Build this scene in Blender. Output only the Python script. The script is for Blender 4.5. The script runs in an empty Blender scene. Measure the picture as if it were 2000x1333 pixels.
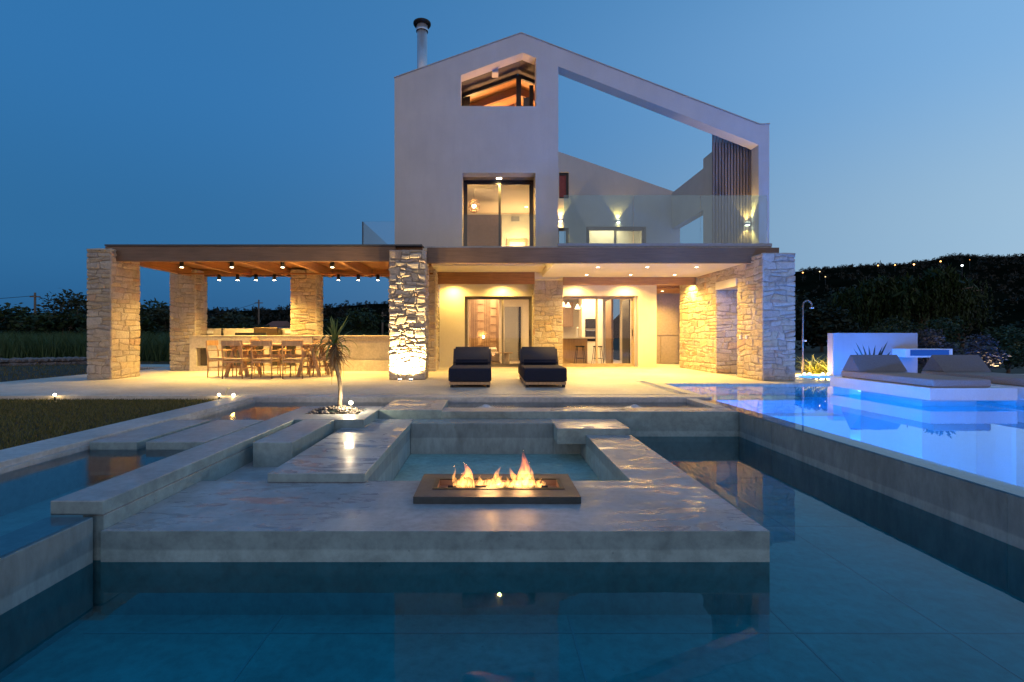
import bpy, bmesh, math, random
import numpy as np
from mathutils import Vector, Matrix, noise
R = math.radians
S = bpy.context.scene
COL = S.collection

# ------------------------------------------------------------------ camera
cam = bpy.data.cameras.new('camera'); co = bpy.data.objects.new('camera', cam); COL.objects.link(co)
co.location = (0, 0, 0.95); co.rotation_euler = (R(90), 0, 0)
cam.sensor_width = 36; cam.lens = 17.0; cam.shift_x = 0.0225; cam.shift_y = -0.00425
cam.clip_start = 0.05; cam.clip_end = 3000
S.camera = co

# ------------------------------------------------------------------ world (blue hour sky)
W = bpy.data.worlds.new("World"); S.world = W; W.use_nodes = True
def world():
    nt = W.node_tree; n = nt.nodes; l = nt.links; n.clear()
    out = n.new('ShaderNodeOutputWorld'); bg = n.new('ShaderNodeBackground'); bg.inputs[1].default_value = 1.0
    l.new(bg.outputs[0], out.inputs[0])
    tc = n.new('ShaderNodeTexCoord'); sp = n.new('ShaderNodeSeparateXYZ'); l.new(tc.outputs['Generated'], sp.inputs[0])
    # horizontal factor: 0 far left .. 1 right (afterglow on the right)
    ax = n.new('ShaderNodeMapRange'); ax.inputs[1].default_value = -0.75; ax.inputs[2].default_value = 0.85
    l.new(sp.outputs[0], ax.inputs[0])
    def ramp(stops, src):
        r = n.new('ShaderNodeValToRGB'); r.color_ramp.interpolation = 'EASE'
        e = r.color_ramp.elements
        while len(e) < len(stops): e.new(0.5)
        for k, (p, c) in enumerate(stops): e[k].position = p; e[k].color = (*c, 1)
        l.new(src, r.inputs[0]); return r
    z = n.new('ShaderNodeMapRange'); z.inputs[1].default_value = 0.0; z.inputs[2].default_value = 0.75
    l.new(sp.outputs[2], z.inputs[0])
    left = ramp([(0.0, (0.020, 0.105, 0.26)), (0.2, (0.029, 0.148, 0.34)), (0.57, (0.032, 0.172, 0.42)), (1.0, (0.034, 0.17, 0.40))], z.outputs[0])
    right = ramp([(0.0, (0.44, 0.60, 0.72)), (0.21, (0.39, 0.59, 0.775)), (0.57, (0.26, 0.51, 0.83)), (1.0, (0.12, 0.34, 0.66))], z.outputs[0])
    back = ramp([(0.0, (0.76, 0.61, 0.60)), (0.5, (0.58, 0.53, 0.58)), (1.0, (0.06, 0.20, 0.42))], z.outputs[0])
    pw = n.new('ShaderNodeMath'); pw.operation = 'POWER'; pw.inputs[1].default_value = 2.4; l.new(ax.outputs[0], pw.inputs[0])
    m1 = n.new('ShaderNodeMix'); m1.data_type = 'RGBA'
    l.new(pw.outputs[0], m1.inputs[0]); l.new(left.outputs[0], m1.inputs[6]); l.new(right.outputs[0], m1.inputs[7])
    by = n.new('ShaderNodeMapRange'); by.inputs[1].default_value = 0.1; by.inputs[2].default_value = -0.6
    l.new(sp.outputs[1], by.inputs[0])
    m2 = n.new('ShaderNodeMix'); m2.data_type = 'RGBA'
    l.new(by.outputs[0], m2.inputs[0]); l.new(m1.outputs[2], m2.inputs[6]); l.new(back.outputs[0], m2.inputs[7])
    l.new(m2.outputs[2], bg.inputs[0])
world()
sun = bpy.data.lights.new('sun', 'SUN'); sun.energy = 0.06; sun.angle = R(30); sun.color = (1, .78, .72)
so = bpy.data.objects.new('sun', sun); COL.objects.link(so); so.rotation_euler = (R(70), 0, R(25))
vs = S.view_settings; vs.view_transform = 'Standard'; vs.look = 'None'; vs.gamma = 1; vs.exposure = 0
S.cycles.use_denoising = True
S.cycles.max_bounces = 8; S.cycles.diffuse_bounces = 5; S.cycles.glossy_bounces = 4
S.cycles.transparent_max_bounces = 16; S.cycles.transmission_bounces = 4; S.cycles.volume_bounces = 0
S.cycles.caustics_reflective = False; S.cycles.caustics_refractive = False
S.cycles.sample_clamp_indirect = 8.0
WARM = (1.0, 0.62, 0.14)
LK = 6.3   # strength of the house and pergola fittings

# ------------------------------------------------------------------ helpers
def base_loc(p):
    v = Vector((0, 0, 0))
    while p is not None: v += p.location; p = p.parent
    return v
class MB:
    def __init__(s): s.v = []; s.f = []; s.sm = []
    def quad(s, a, b, c, d): s.poly([a, b, c, d])
    def poly(s, pts, smooth=False):
        i = len(s.v); s.v += [tuple(p) for p in pts]; s.f.append(tuple(range(i, i + len(pts)))); s.sm.append(smooth)
    def box(s, x0, x1, y0, y1, z0, z1, bev=0.0):
        if bev <= 0:
            i = len(s.v)
            s.v += [(x0,y0,z0),(x1,y0,z0),(x1,y1,z0),(x0,y1,z0),(x0,y0,z1),(x1,y0,z1),(x1,y1,z1),(x0,y1,z1)]
            for f in ((0,3,2,1),(4,5,6,7),(0,1,5,4),(1,2,6,5),(2,3,7,6),(3,0,4,7)):
                s.f.append(tuple(i + k for k in f)); s.sm.append(False)
        else:
            bm = bmesh.new(); bmesh.ops.create_cube(bm, size=1)
            bmesh.ops.scale(bm, vec=(x1-x0, y1-y0, z1-z0), verts=bm.verts)
            bmesh.ops.translate(bm, vec=((x0+x1)/2, (y0+y1)/2, (z0+z1)/2), verts=bm.verts)
            bmesh.ops.bevel(bm, geom=bm.edges[:], offset=bev, segments=2 if bev < .03 else 4, affect='EDGES', profile=.5)
            s.bm(bm, smooth=bev >= .03)
        return s
    def bm(s, bm, smooth=False, mat=None):
        bm.verts.ensure_lookup_table(); i = len(s.v)
        for v in bm.verts: s.v.append(tuple((mat @ v.co) if mat else v.co))
        for f in bm.faces: s.f.append(tuple(i + v.index for v in f.verts)); s.sm.append(smooth)
        bm.free()
    def tube(s, pts, radii, n=8, cap=True, smooth=True):
        pts = [Vector(p) for p in pts]
        if not hasattr(radii, '__len__'): radii = [radii] * len(pts)
        rings = []; ref = None
        for k, p in enumerate(pts):
            d = (pts[min(k+1, len(pts)-1)] - pts[max(k-1, 0)]).normalized()
            if ref is None: ref = Vector((1, 0, 0)) if abs(d.x) < .8 else Vector((0, 1, 0))
            a = (ref - d * ref.dot(d)).normalized(); ref = a; b = d.cross(a)
            i = len(s.v); rings.append(i)
            for j in range(n):
                t = 2 * math.pi * j / n; q = p + (a * math.cos(t) + b * math.sin(t)) * radii[k]; s.v.append(tuple(q))
        for k in range(len(pts) - 1):
            for j in range(n):
                s.f.append((rings[k]+j, rings[k]+(j+1) % n, rings[k+1]+(j+1) % n, rings[k+1]+j)); s.sm.append(smooth)
        if cap:
            s.f.append(tuple(rings[0]+j for j in reversed(range(n)))); s.sm.append(False)
            s.f.append(tuple(rings[-1]+j for j in range(n))); s.sm.append(False)
        return s
    def cyl(s, c, r, z0, z1, n=20, r2=None): return s.tube([(c[0], c[1], z0), (c[0], c[1], z1)], [r, r if r2 is None else r2], n)
    def lathe(s, c, prof, n=20):
        rings = []
        for r, z in prof:
            rings.append(len(s.v))
            for j in range(n):
                t = 2*math.pi*j/n; s.v.append((c[0]+r*math.cos(t), c[1]+r*math.sin(t), c[2]+z))
        for k in range(len(prof)-1):
            for j in range(n):
                s.f.append((rings[k]+j, rings[k]+(j+1) % n, rings[k+1]+(j+1) % n, rings[k+1]+j)); s.sm.append(True)
        return s
    def beam(s, a, b, w, h):
        a = Vector(a); b = Vector(b); d = (b-a).normalized()
        up = Vector((0,0,1)) if abs(d.z) < .95 else Vector((0,1,0))
        x = d.cross(up).normalized() * w/2; y = x.cross(d).normalized() * h/2
        i = len(s.v)
        for p in (a, b):
            for q in (-x-y, x-y, x+y, -x+y): s.v.append(tuple(p+q))
        for f in ((0,3,2,1),(4,5,6,7),(0,1,5,4),(1,2,6,5),(2,3,7,6),(3,0,4,7)): s.f.append(tuple(i+k for k in f)); s.sm.append(False)
        return s
    def build(s, name, mat, parent=None, world=True, **kw):
        me = bpy.data.meshes.new(name)
        L = base_loc(parent) if (world and parent is not None) else Vector((0, 0, 0))
        if L.length > 0: s.v = [(a-L.x, b-L.y, c-L.z) for a, b, c in s.v]
        me.from_pydata(s.v, [], s.f); me.polygons.foreach_set('use_smooth', s.sm)
        bm = bmesh.new(); bm.from_mesh(me)
        if len(s.f) < 60000: bmesh.ops.recalc_face_normals(bm, faces=bm.faces[:])
        bm.to_mesh(me); bm.free()
        me.materials.append(mat); me.update()
        o = bpy.data.objects.new(name, me); COL.objects.link(o)
        if parent is not None: o.parent = parent
        tag(o, **kw); return o
def tag(o, label=None, cat=None, group=None, kind=None):
    if label: o['label'] = label
    if cat: o['category'] = cat
    if group: o['group'] = group
    if kind: o['kind'] = kind
    return o
def thing(name, label, cat, loc=(0,0,0), rz=0, group=None):
    o = bpy.data.objects.new(name, None); COL.objects.link(o); o.location = loc; o.rotation_euler = (0, 0, rz)
    o.empty_display_size = .1
    return tag(o, label, cat, group)
def struct(name, mb, mat, label=None): return mb.build(name, mat, kind='structure', label=label)
def dup(root, loc, rz=0, label=None, sc=None):
    kids = {}
    for o in COL.objects:
        if o.parent: kids.setdefault(o.parent, []).append(o)
    def cp(o, par):
        c = o.copy(); COL.objects.link(c); c.parent = par
        for ch in kids.get(o, []): cp(ch, c)
        return c
    r = cp(root, None); r.location = loc; r.rotation_euler = (0, 0, rz)
    if sc: r.scale = (sc, sc, sc)
    if label: r['label'] = label
    return r
def lamp(kind, loc, power, color=WARM, rot=(0,0,0), parent=None, **kw):
    L = bpy.data.lights.new('light_source', kind); L.energy = power; L.color = color
    for k, v in kw.items(): setattr(L, k, v)
    o = bpy.data.objects.new('light_source', L); COL.objects.link(o)
    if parent is not None: o.parent = parent; o.location = Vector(loc) - base_loc(parent)
    else: o.location = loc
    o.rotation_euler = rot
    return o
def prism(outer, holes, y0, y1, axis='Y'):
    """polygon with holes (in XZ for axis Y, in XY for axis Z) extruded between y0 and y1"""
    cu = bpy.data.curves.new('tmp', 'CURVE'); cu.dimensions = '2D'; cu.fill_mode = 'BOTH'; cu.extrude = abs(y1-y0)/2
    for pl in [outer] + list(holes):
        sp = cu.splines.new('POLY'); sp.points.add(len(pl)-1); sp.use_cyclic_u = True
        for k, p in enumerate(pl): sp.points[k].co = (p[0], p[1], 0, 1)
    ob = bpy.data.objects.new('tmp', cu); me = bpy.data.meshes.new_from_object(ob)
    mb = MB(); m = (y0+y1)/2
    for v in me.vertices:
        c = v.co; mb.v.append((c.x, m + c.z, c.y) if axis == 'Y' else (c.x, c.y, m + c.z))
    for p in me.polygons: mb.f.append(tuple(p.vertices)); mb.sm.append(False)
    bpy.data.objects.remove(ob); bpy.data.curves.remove(cu); bpy.data.meshes.remove(me)
    # weld
    return weld(mb)
def weld(mb):
    key = {}; nv = []; mp = []
    for v in mb.v:
        k = (round(v[0], 5), round(v[1], 5), round(v[2], 5))
        if k not in key: key[k] = len(nv); nv.append(v)
        mp.append(key[k])
    nf = []; ns = []
    for f, sm in zip(mb.f, mb.sm):
        g = []
        for i in f:
            if mp[i] not in g: g.append(mp[i])
        if len(g) > 2: nf.append(tuple(g)); ns.append(sm)
    mb.v, mb.f, mb.sm = nv, nf, ns; return mb

# ------------------------------------------------------------------ materials
def new_mat(name):
    m = bpy.data.materials.new(name); m.use_nodes = True
    nt = m.node_tree; b = nt.nodes['Principled BSDF']; return m, nt, nt.nodes, nt.links, b
def coords(n, l, scale=(1,1,1)):
    tc = n.new('ShaderNodeNewGeometry'); mp = n.new('ShaderNodeMapping'); mp.inputs[3].default_value = scale
    l.new(tc.outputs['Position'], mp.inputs[0]); return mp.outputs[0]
def nz(n, l, co, scale, detail=4, rough=.55, dist=0.0):
    t = n.new('ShaderNodeTexNoise'); t.inputs['Scale'].default_value = scale; t.inputs['Detail'].default_value = detail
    t.inputs['Roughness'].default_value = rough; t.inputs['Distortion'].default_value = dist; l.new(co, t.inputs['Vector']); return t.outputs[0]
def crmp(n, l, src, stops, interp='LINEAR'):
    r = n.new('ShaderNodeValToRGB'); r.color_ramp.interpolation = interp; e = r.color_ramp.elements
    while len(e) < len(stops): e.new(.5)
    for k, (p, c) in enumerate(stops):
        e[k].position = p; e[k].color = (*c, 1) if hasattr(c, '__len__') else (c, c, c, 1)
    l.new(src, r.inputs[0]); return r.outputs[0]
def mixc(n, l, a, b, fac, mode='MIX'):
    m = n.new('ShaderNodeMix'); m.data_type = 'RGBA'; m.blend_type = mode
    if hasattr(fac, 'links'): l.new(fac, m.inputs[0])
    else: m.inputs[0].default_value = fac
    for s, i in ((a, 6), (b, 7)):
        if hasattr(s, 'links'): l.new(s, m.inputs[i])
        else: m.inputs[i].default_value = (*s, 1)
    return m.outputs[2]
def bump(n, l, b, h, strength, dist=.01):
    bp = n.new('ShaderNodeBump'); bp.inputs['Strength'].default_value = strength; bp.inputs['Distance'].default_value = dist
    l.new(h, bp.inputs['Height']); l.new(bp.outputs[0], b.inputs['Normal'])
def simple(name, c, rough=.5, metal=0, var=.12, scale=14, bmp=0.05, spec=.5):
    m, nt, n, l, b = new_mat(name); co = coords(n, l)
    f = nz(n, l, co, scale, 4); lo = tuple(x*(1-var) for x in c); hi = tuple(min(1, x*(1+var)) for x in c)
    l.new(crmp(n, l, f, [(.3, lo), (.7, hi)]), b.inputs['Base Color'])
    b.inputs['Roughness'].default_value = rough; b.inputs['Metallic'].default_value = metal
    b.inputs['Specular IOR Level'].default_value = spec
    if bmp: bump(n, l, b, nz(n, l, co, scale*6, 3), bmp, .004)
    return m
def concrete(name, c, rough=(.35, .65), blotch=.28, wet=0.0, spots=True, streak=False):
    m, nt, n, l, b = new_mat(name); co = coords(n, l, (1, 1, .35) if streak else (1, 1, 1))
    big = nz(n, l, co, .9, 5, .6, .4); mid = nz(n, l, co, 3.7, 6, .65, .8); fin = nz(n, l, co, 60, 3)
    sm = coords(n, l, (1, 3.2, 1)); trow = nz(n, l, sm, 2.3, 5, .6, 1.2)
    dk = tuple(x*(1-blotch) for x in c); lt = tuple(x*(1+blotch*.6) for x in c)
    c1 = crmp(n, l, mid, [(.32, dk), (.5, c), (.7, lt)])
    c2 = crmp(n, l, big, [(.3, .78), (.7, 1.14)]); c4 = crmp(n, l, nz(n, l, co, 17, 5, .7), [(.34, .82), (.6, 1.06)]); c2 = mixc(n, l, c2, c4, 1.0, 'MULTIPLY'); cc = mixc(n, l, c1, c2, 1.0, 'MULTIPLY')
    c3 = crmp(n, l, trow, [(.35, .9), (.6, 1.06)]); cc = mixc(n, l, cc, c3, .8, 'MULTIPLY')
    if spots:
        v = n.new('ShaderNodeTexVoronoi'); v.inputs['Scale'].default_value = 7; l.new(co, v.inputs['Vector'])
        cc = mixc(n, l, cc, crmp(n, l, v.outputs[0], [(.03, .45), (.055, 1.0)]), .55, 'MULTIPLY')
    r = crmp(n, l, mid, [(.35, rough[0]), (.65, rough[1])])
    if wet > 0:
        wf = crmp(n, l, nz(n, l, sm, 2.1, 7, .66, .9), [(.44, 1.0), (.50, 0.0)])
        gg = n.new('ShaderNodeNewGeometry'); sz = n.new('ShaderNodeSeparateXYZ'); l.new(gg.outputs['True Normal'], sz.inputs[0])
        um = n.new('ShaderNodeMath'); um.operation = 'MULTIPLY'; um.use_clamp = True; l.new(wf, um.inputs[0]); l.new(sz.outputs[2], um.inputs[1])
        sx = n.new('ShaderNodeSeparateXYZ'); l.new(gg.outputs['Position'], sx.inputs[0]); ab = n.new('ShaderNodeMath'); ab.operation = 'ABSOLUTE'; l.new(sx.outputs[0], ab.inputs[0])
        mp_ = n.new('ShaderNodeMapRange'); mp_.inputs[1].default_value = .55; mp_.inputs[2].default_value = .95; l.new(ab.outputs[0], mp_.inputs[0])
        u2 = n.new('ShaderNodeMath'); u2.operation = 'MULTIPLY'; l.new(um.outputs[0], u2.inputs[0]); l.new(mp_.outputs[0], u2.inputs[1]); wf = u2.outputs[0]
        cc = mixc(n, l, cc, mixc(n, l, cc, (.90, .90, .92), 1.0, 'MULTIPLY'), wf)
        mr = n.new('ShaderNodeMix'); l.new(wf, mr.inputs[0]); l.new(r, mr.inputs[2]); mr.inputs[3].default_value = .15
        r = mr.outputs[0]
        b.inputs['Specular IOR Level'].default_value = .5 + wet*.3
    if name in ('polished_concrete', 'wet_concrete', 'cast_concrete'):   # mineral band left by the water along the waterline
        g4 = n.new('ShaderNodeNewGeometry'); s4 = n.new('ShaderNodeSeparateXYZ'); l.new(g4.outputs['Position'], s4.inputs[0])
        w4 = n.new('ShaderNodeMath'); w4.operation = 'MULTIPLY_ADD'; w4.inputs[1].default_value = .018; l.new(nz(n, l, coords(n, l, (1, 1, .3)), 6, 4), w4.inputs[0]); l.new(s4.outputs[2], w4.inputs[2])
        m4 = n.new('ShaderNodeMapRange'); m4.inputs[1].default_value = -.268; m4.inputs[2].default_value = -.282; l.new(w4.outputs[0], m4.inputs[0])
        cc = mixc(n, l, cc, mixc(n, l, cc, (1.38, 1.34, 1.30), 1.0, 'MULTIPLY'), m4.outputs[0])
    if not streak and name not in ('deck_screed', 'counter_screed', 'basin_floor', 'pale_coping'):   # upright faces painted darker and greener by normal, countering the pink sky light
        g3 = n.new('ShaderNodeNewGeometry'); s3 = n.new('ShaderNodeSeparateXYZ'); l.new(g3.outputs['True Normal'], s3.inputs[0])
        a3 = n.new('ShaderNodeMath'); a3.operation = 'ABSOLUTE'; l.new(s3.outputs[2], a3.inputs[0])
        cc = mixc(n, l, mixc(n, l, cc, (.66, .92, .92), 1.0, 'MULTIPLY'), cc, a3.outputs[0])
    l.new(cc, b.inputs['Base Color']); l.new(r, b.inputs['Roughness'])
    bump(n, l, b, fin, .12, .003)
    return m
def wood(name, c, axis='X', rough=.5, board=0, scale=1.0, contrast=.35):
    m, nt, n, l, b = new_mat(name)
    sc = {'X': (1.2, 22, 22), 'Y': (22, 1.2, 22), 'Z': (22, 22, 1.2)}[axis]; co = coords(n, l, tuple(k*scale for k in sc))
    g = nz(n, l, co, 1.6, 6, .65, .6); dk = tuple(x*(1-contrast) for x in c); lt = tuple(min(1, x*(1+contrast*.6)) for x in c)
    cc = crmp(n, l, g, [(.3, dk), (.52, c), (.72, lt)])
    big = crmp(n, l, nz(n, l, coords(n, l), 1.1, 3), [(.3, .8), (.7, 1.12)]); cc = mixc(n, l, cc, big, 1.0, 'MULTIPLY')
    l.new(cc, b.inputs['Base Color']); b.inputs['Roughness'].default_value = rough; bump(n, l, b, g, .15, .004)
    return m
def plaster(name, c):
    m, nt, n, l, b = new_mat(name); co = coords(n, l)
    a = nz(n, l, co, 1.3, 5, .6); f = nz(n, l, co, 45, 4, .7)
    cc = crmp(n, l, a, [(.3, tuple(x*.93 for x in c)), (.7, tuple(min(1, x*1.04) for x in c))])
    cc = mixc(n, l, cc, crmp(n, l, f, [(.3, .93), (.7, 1.04)]), .8, 'MULTIPLY')
    st = nz(n, l, coords(n, l, (1, 1, .12)), 5.5, 5, .65, .2); cc = mixc(n, l, cc, crmp(n, l, st, [(.32, .92), (.55, 1.02)]), .35, 'MULTIPLY')
    l.new(cc, b.inputs['Base Color']); b.inputs['Roughness'].default_value = .85; bump(n, l, b, f, .35, .006); return m
def stone_mat(name, tint=(1, 1, 1)):
    m, nt, n, l, b = new_mat(name); co = coords(n, l)
    g = n.new('ShaderNodeNewGeometry')
    T = lambda c: tuple(a*b_ for a, b_ in zip(c, tint))
    c1 = crmp(n, l, g.outputs['Random Per Island'], [(0, T((.43,.36,.29))), (.2, T((.53,.46,.38))), (.4, T((.49,.40,.29))), (.55, T((.55,.49,.41))), (.72, T((.52,.40,.25))), (.85, T((.45,.40,.35))), (1, T((.50,.33,.21)))])
    f = nz(n, l, co, 9, 6, .7, .6); ff = nz(n, l, co, 38, 5, .7)
    cc = mixc(n, l, c1, crmp(n, l, f, [(.28, .66), (.5, 1.0), (.75, 1.18)]), .9, 'MULTIPLY')
    cc = mixc(n, l, cc, crmp(n, l, ff, [(.3, .8), (.6, 1.08)]), .8, 'MULTIPLY')
    l.new(cc, b.inputs['Base Color']); b.inputs['Roughness'].default_value = .9
    mx = n.new('ShaderNodeMath'); mx.operation = 'ADD'; l.new(f, mx.inputs[0]); l.new(ff, mx.inputs[1])
    bump(n, l, b, mx.outputs[0], .75, .022); return m
def emit(name, c, s):
    m, nt, n, l, b = new_mat(name); n.remove(b); e = n.new('ShaderNodeEmission'); e.inputs[0].default_value = (*c, 1); e.inputs[1].default_value = s
    l.new(e.outputs[0], n['Material Output'].inputs[0]); return m
def thin(name, tint, ior=1.45, rough=0.0, refl=(1, 1, 1), bmp=None, gain=1.0):
    """thin glass / calm water sheet: tinted transmission, Fresnel reflection"""
    m, nt, n, l, b = new_mat(name); n.remove(b)
    t = n.new('ShaderNodeBsdfTransparent'); t.inputs[0].default_value = (*tint, 1)
    g = n.new('ShaderNodeBsdfGlossy'); g.inputs[0].default_value = (*refl, 1); g.inputs[1].default_value = rough
    fr = n.new('ShaderNodeFresnel'); fr.inputs[0].default_value = ior; mx = n.new('ShaderNodeMixShader')
    src = fr.outputs[0]
    if gain != 1.0:
        mm = n.new('ShaderNodeMath'); mm.operation = 'MULTIPLY'; mm.use_clamp = True; mm.inputs[1].default_value = gain; l.new(src, mm.inputs[0]); src = mm.outputs[0]
    l.new(src, mx.inputs[0]); l.new(t.outputs[0], mx.inputs[1]); l.new(g.outputs[0], mx.inputs[2])
    l.new(mx.outputs[0], n['Material Output'].inputs[0])
    if bmp:
        co = coords(n, l, bmp[2] if len(bmp) > 2 else (1, 1, 1)); bp = n.new('ShaderNodeBump'); bp.inputs['Strength'].default_value = bmp[1]; bp.inputs['Distance'].default_value = .02
        l.new(nz(n, l, co, bmp[0], 3, .5, .3), bp.inputs['Height']); l.new(bp.outputs[0], g.inputs['Normal'])
    return m
def leafm(name, a, b_, rough=.6):
    m, nt, n, l, b = new_mat(name); g = n.new('ShaderNodeNewGeometry')
    l.new(crmp(n, l, g.outputs['Random Per Island'], [(0, a), (1, b_)]), b.inputs['Base Color'])
    b.inputs['Roughness'].default_value = rough; b.inputs['Specular IOR Level'].default_value = .25; return m

M = {}
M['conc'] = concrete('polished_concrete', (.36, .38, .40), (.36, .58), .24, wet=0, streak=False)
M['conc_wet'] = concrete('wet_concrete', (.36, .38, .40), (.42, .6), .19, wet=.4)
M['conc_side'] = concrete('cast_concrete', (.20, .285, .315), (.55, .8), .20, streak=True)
M['pale_conc'] = concrete('pale_coping', (.50, .50, .50), (.4, .65), .15)
M['basin'] = concrete('basin_floor', (.27, .47, .45), (.6, .8), .16)
M['deck'] = concrete('deck_screed', (.62, .57, .48), (.42, .62), .10, spots=False)
M['counter'] = concrete('counter_screed', (.55, .49, .42), (.5, .7), .08, spots=False)
M['plaster'] = plaster('facade_plaster', (.61, .56, .505))
M['cream'] = plaster('cream_plaster', (.66, .60, .50))
M['soffit'] = plaster('white_soffit', (.78, .70, .54))
M['taupe'] = plaster('taupe_panel', (.34, .27, .22))
M['stone'] = stone_mat('rubble_stone')
M['mortar'] = simple('lime_mortar', (.33, .28, .22), .95, var=.25, bmp=.4)
M['wood_x'] = wood('teak_fascia', (.17, .10, .062), 'X', .45)
M['wood_w'] = wood('warm_beam', (.30, .14, .06), 'X', .5)
M['wood_y'] = wood('warm_rafter', (.33, .155, .065), 'Y', .5)
M['board'] = wood('ceiling_board', (.27, .12, .05), 'Y', .6)
M['slat'] = wood('weathered_slat', (.23, .175, .15), 'Z', .6)
M['chairwood'] = wood('teak_furniture', (.54, .33, .17), 'Z', .5)
M['weave'] = simple('woven_cord', (.42, .32, .22), .8, scale=120, bmp=.4)
M['zinc'] = simple('dark_roofing', (.055, .058, .065), .5, bmp=0)
M['frame'] = simple('aluminium_frame', (.16, .135, .11), .45, .3, bmp=0)
M['framed'] = simple('dark_frame', (.035, .033, .036), .4, .3, bmp=0)
M['steel'] = simple('stainless_steel', (.62, .66, .72), .42, .7, var=.05, bmp=0)
M['black'] = simple('black_metal', (.014, .014, .016), .45, .3, bmp=0)
M['fab'] = simple('charcoal_fabric', (.085, .076, .082), .95, scale=60, bmp=.3, spec=.15)
M['fab2'] = simple('navy_fabric', (.022, .026, .046), .95, scale=60, bmp=.3, spec=.15)
M['taupefab'] = simple('taupe_fabric', (.30, .25, .235), .95, scale=50, bmp=.25, spec=.15)
M['greyfab'] = simple('grey_fabric', (.17, .165, .18), .95, scale=50, bmp=.25, spec=.15)
M['white'] = plaster('white_render', (.74, .74, .76))
M['tile'] = simple('pool_mosaic', (.38, .72, .88), .35, scale=3, var=.08, bmp=.02)
M['glass'] = thin('clear_glass', (.86, .93, .95), 1.45, gain=.9)
M['rail'] = thin('rail_glass', (.66, .80, .84), 1.55, gain=1.5, refl=(.80, .92, 1.0))
M['pane'] = thin('window_pane', (.95, .93, .88), 1.45)
M['water_low'] = thin('lower_pool_water', (.16, .84, .90), 1.33, .02, bmp=(2.2, .05), gain=.9)
M['water_up'] = thin('channel_water', (.74, .93, .97), 1.33, .10, bmp=(6, .05))
M['water_main'] = thin('pool_water', (.62, .86, 1.0), 1.33, .008, bmp=(4, .02, (1, .4, 1)))
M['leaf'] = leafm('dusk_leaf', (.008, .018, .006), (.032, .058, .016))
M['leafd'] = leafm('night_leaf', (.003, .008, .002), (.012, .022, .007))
M['leaf2'] = leafm('olive_leaf', (.016, .026, .012), (.045, .058, .030))
M['willow'] = leafm('willow_leaf', (.005, .014, .002), (.024, .048, .008))
M['grass'] = leafm('lawn_blade', (.06, .07, .018), (.21, .18, .06))
M['tall'] = leafm('meadow_blade', (.025, .06, .022), (.07, .12, .045))
M['yucca'] = leafm('yucca_leaf', (.10, .15, .03), (.34, .36, .10), .42)
M['dead'] = leafm('dry_leaf', (.22, .12, .05), (.42, .28, .13), .7)
M['strap'] = leafm('striped_leaf', (.18, .22, .04), (.62, .60, .22), .5)
M['agave'] = leafm('agave_leaf', (.02, .035, .03), (.045, .06, .05))
M['lav'] = leafm('lavender_flower', (.03, .032, .03), (.09, .085, .105))
M['bark'] = simple('bark', (.14, .105, .075), .9, scale=30, var=.4, bmp=.6)
M['pebble'] = leafm('pebble', (.06, .05, .05), (.27, .24, .22), .6)
M['soil'] = simple('dark_soil', (.03, .025, .02), .95, var=.3, bmp=.5)
M['ground'] = simple('dry_ground', (.030, .028, .015), .95, scale=2, var=.45, bmp=.4)
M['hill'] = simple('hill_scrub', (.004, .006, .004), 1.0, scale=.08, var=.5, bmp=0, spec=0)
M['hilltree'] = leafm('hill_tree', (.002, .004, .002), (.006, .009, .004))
M['paint'] = simple('warm_white_paint', (.72, .66, .55), .7, bmp=0, var=.03)
M['oak'] = wood('oak_veneer', (.42, .27, .15), 'Z', .5, contrast=.2)
M['floor'] = simple('interior_floor', (.45, .38, .31), .35, bmp=0)
M['greydoor'] = simple('grey_door', (.28, .28, .29), .5, bmp=0, var=.04)
M['curtain'] = simple('linen_curtain', (.45, .36, .26), .9, scale=90, bmp=.2)
M['bulb'] = emit('lamp_bulb', (1.0, .80, .50), 28)
M['bulbw'] = emit('shade_glow', (1.0, .82, .55), 4.5)
M['oven'] = simple('black_glass', (.012, .014, .02), .12, bmp=0)
M['roof'] = simple('roof_tile', (.20, .07, .035), .8, scale=8, bmp=.3)

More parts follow.
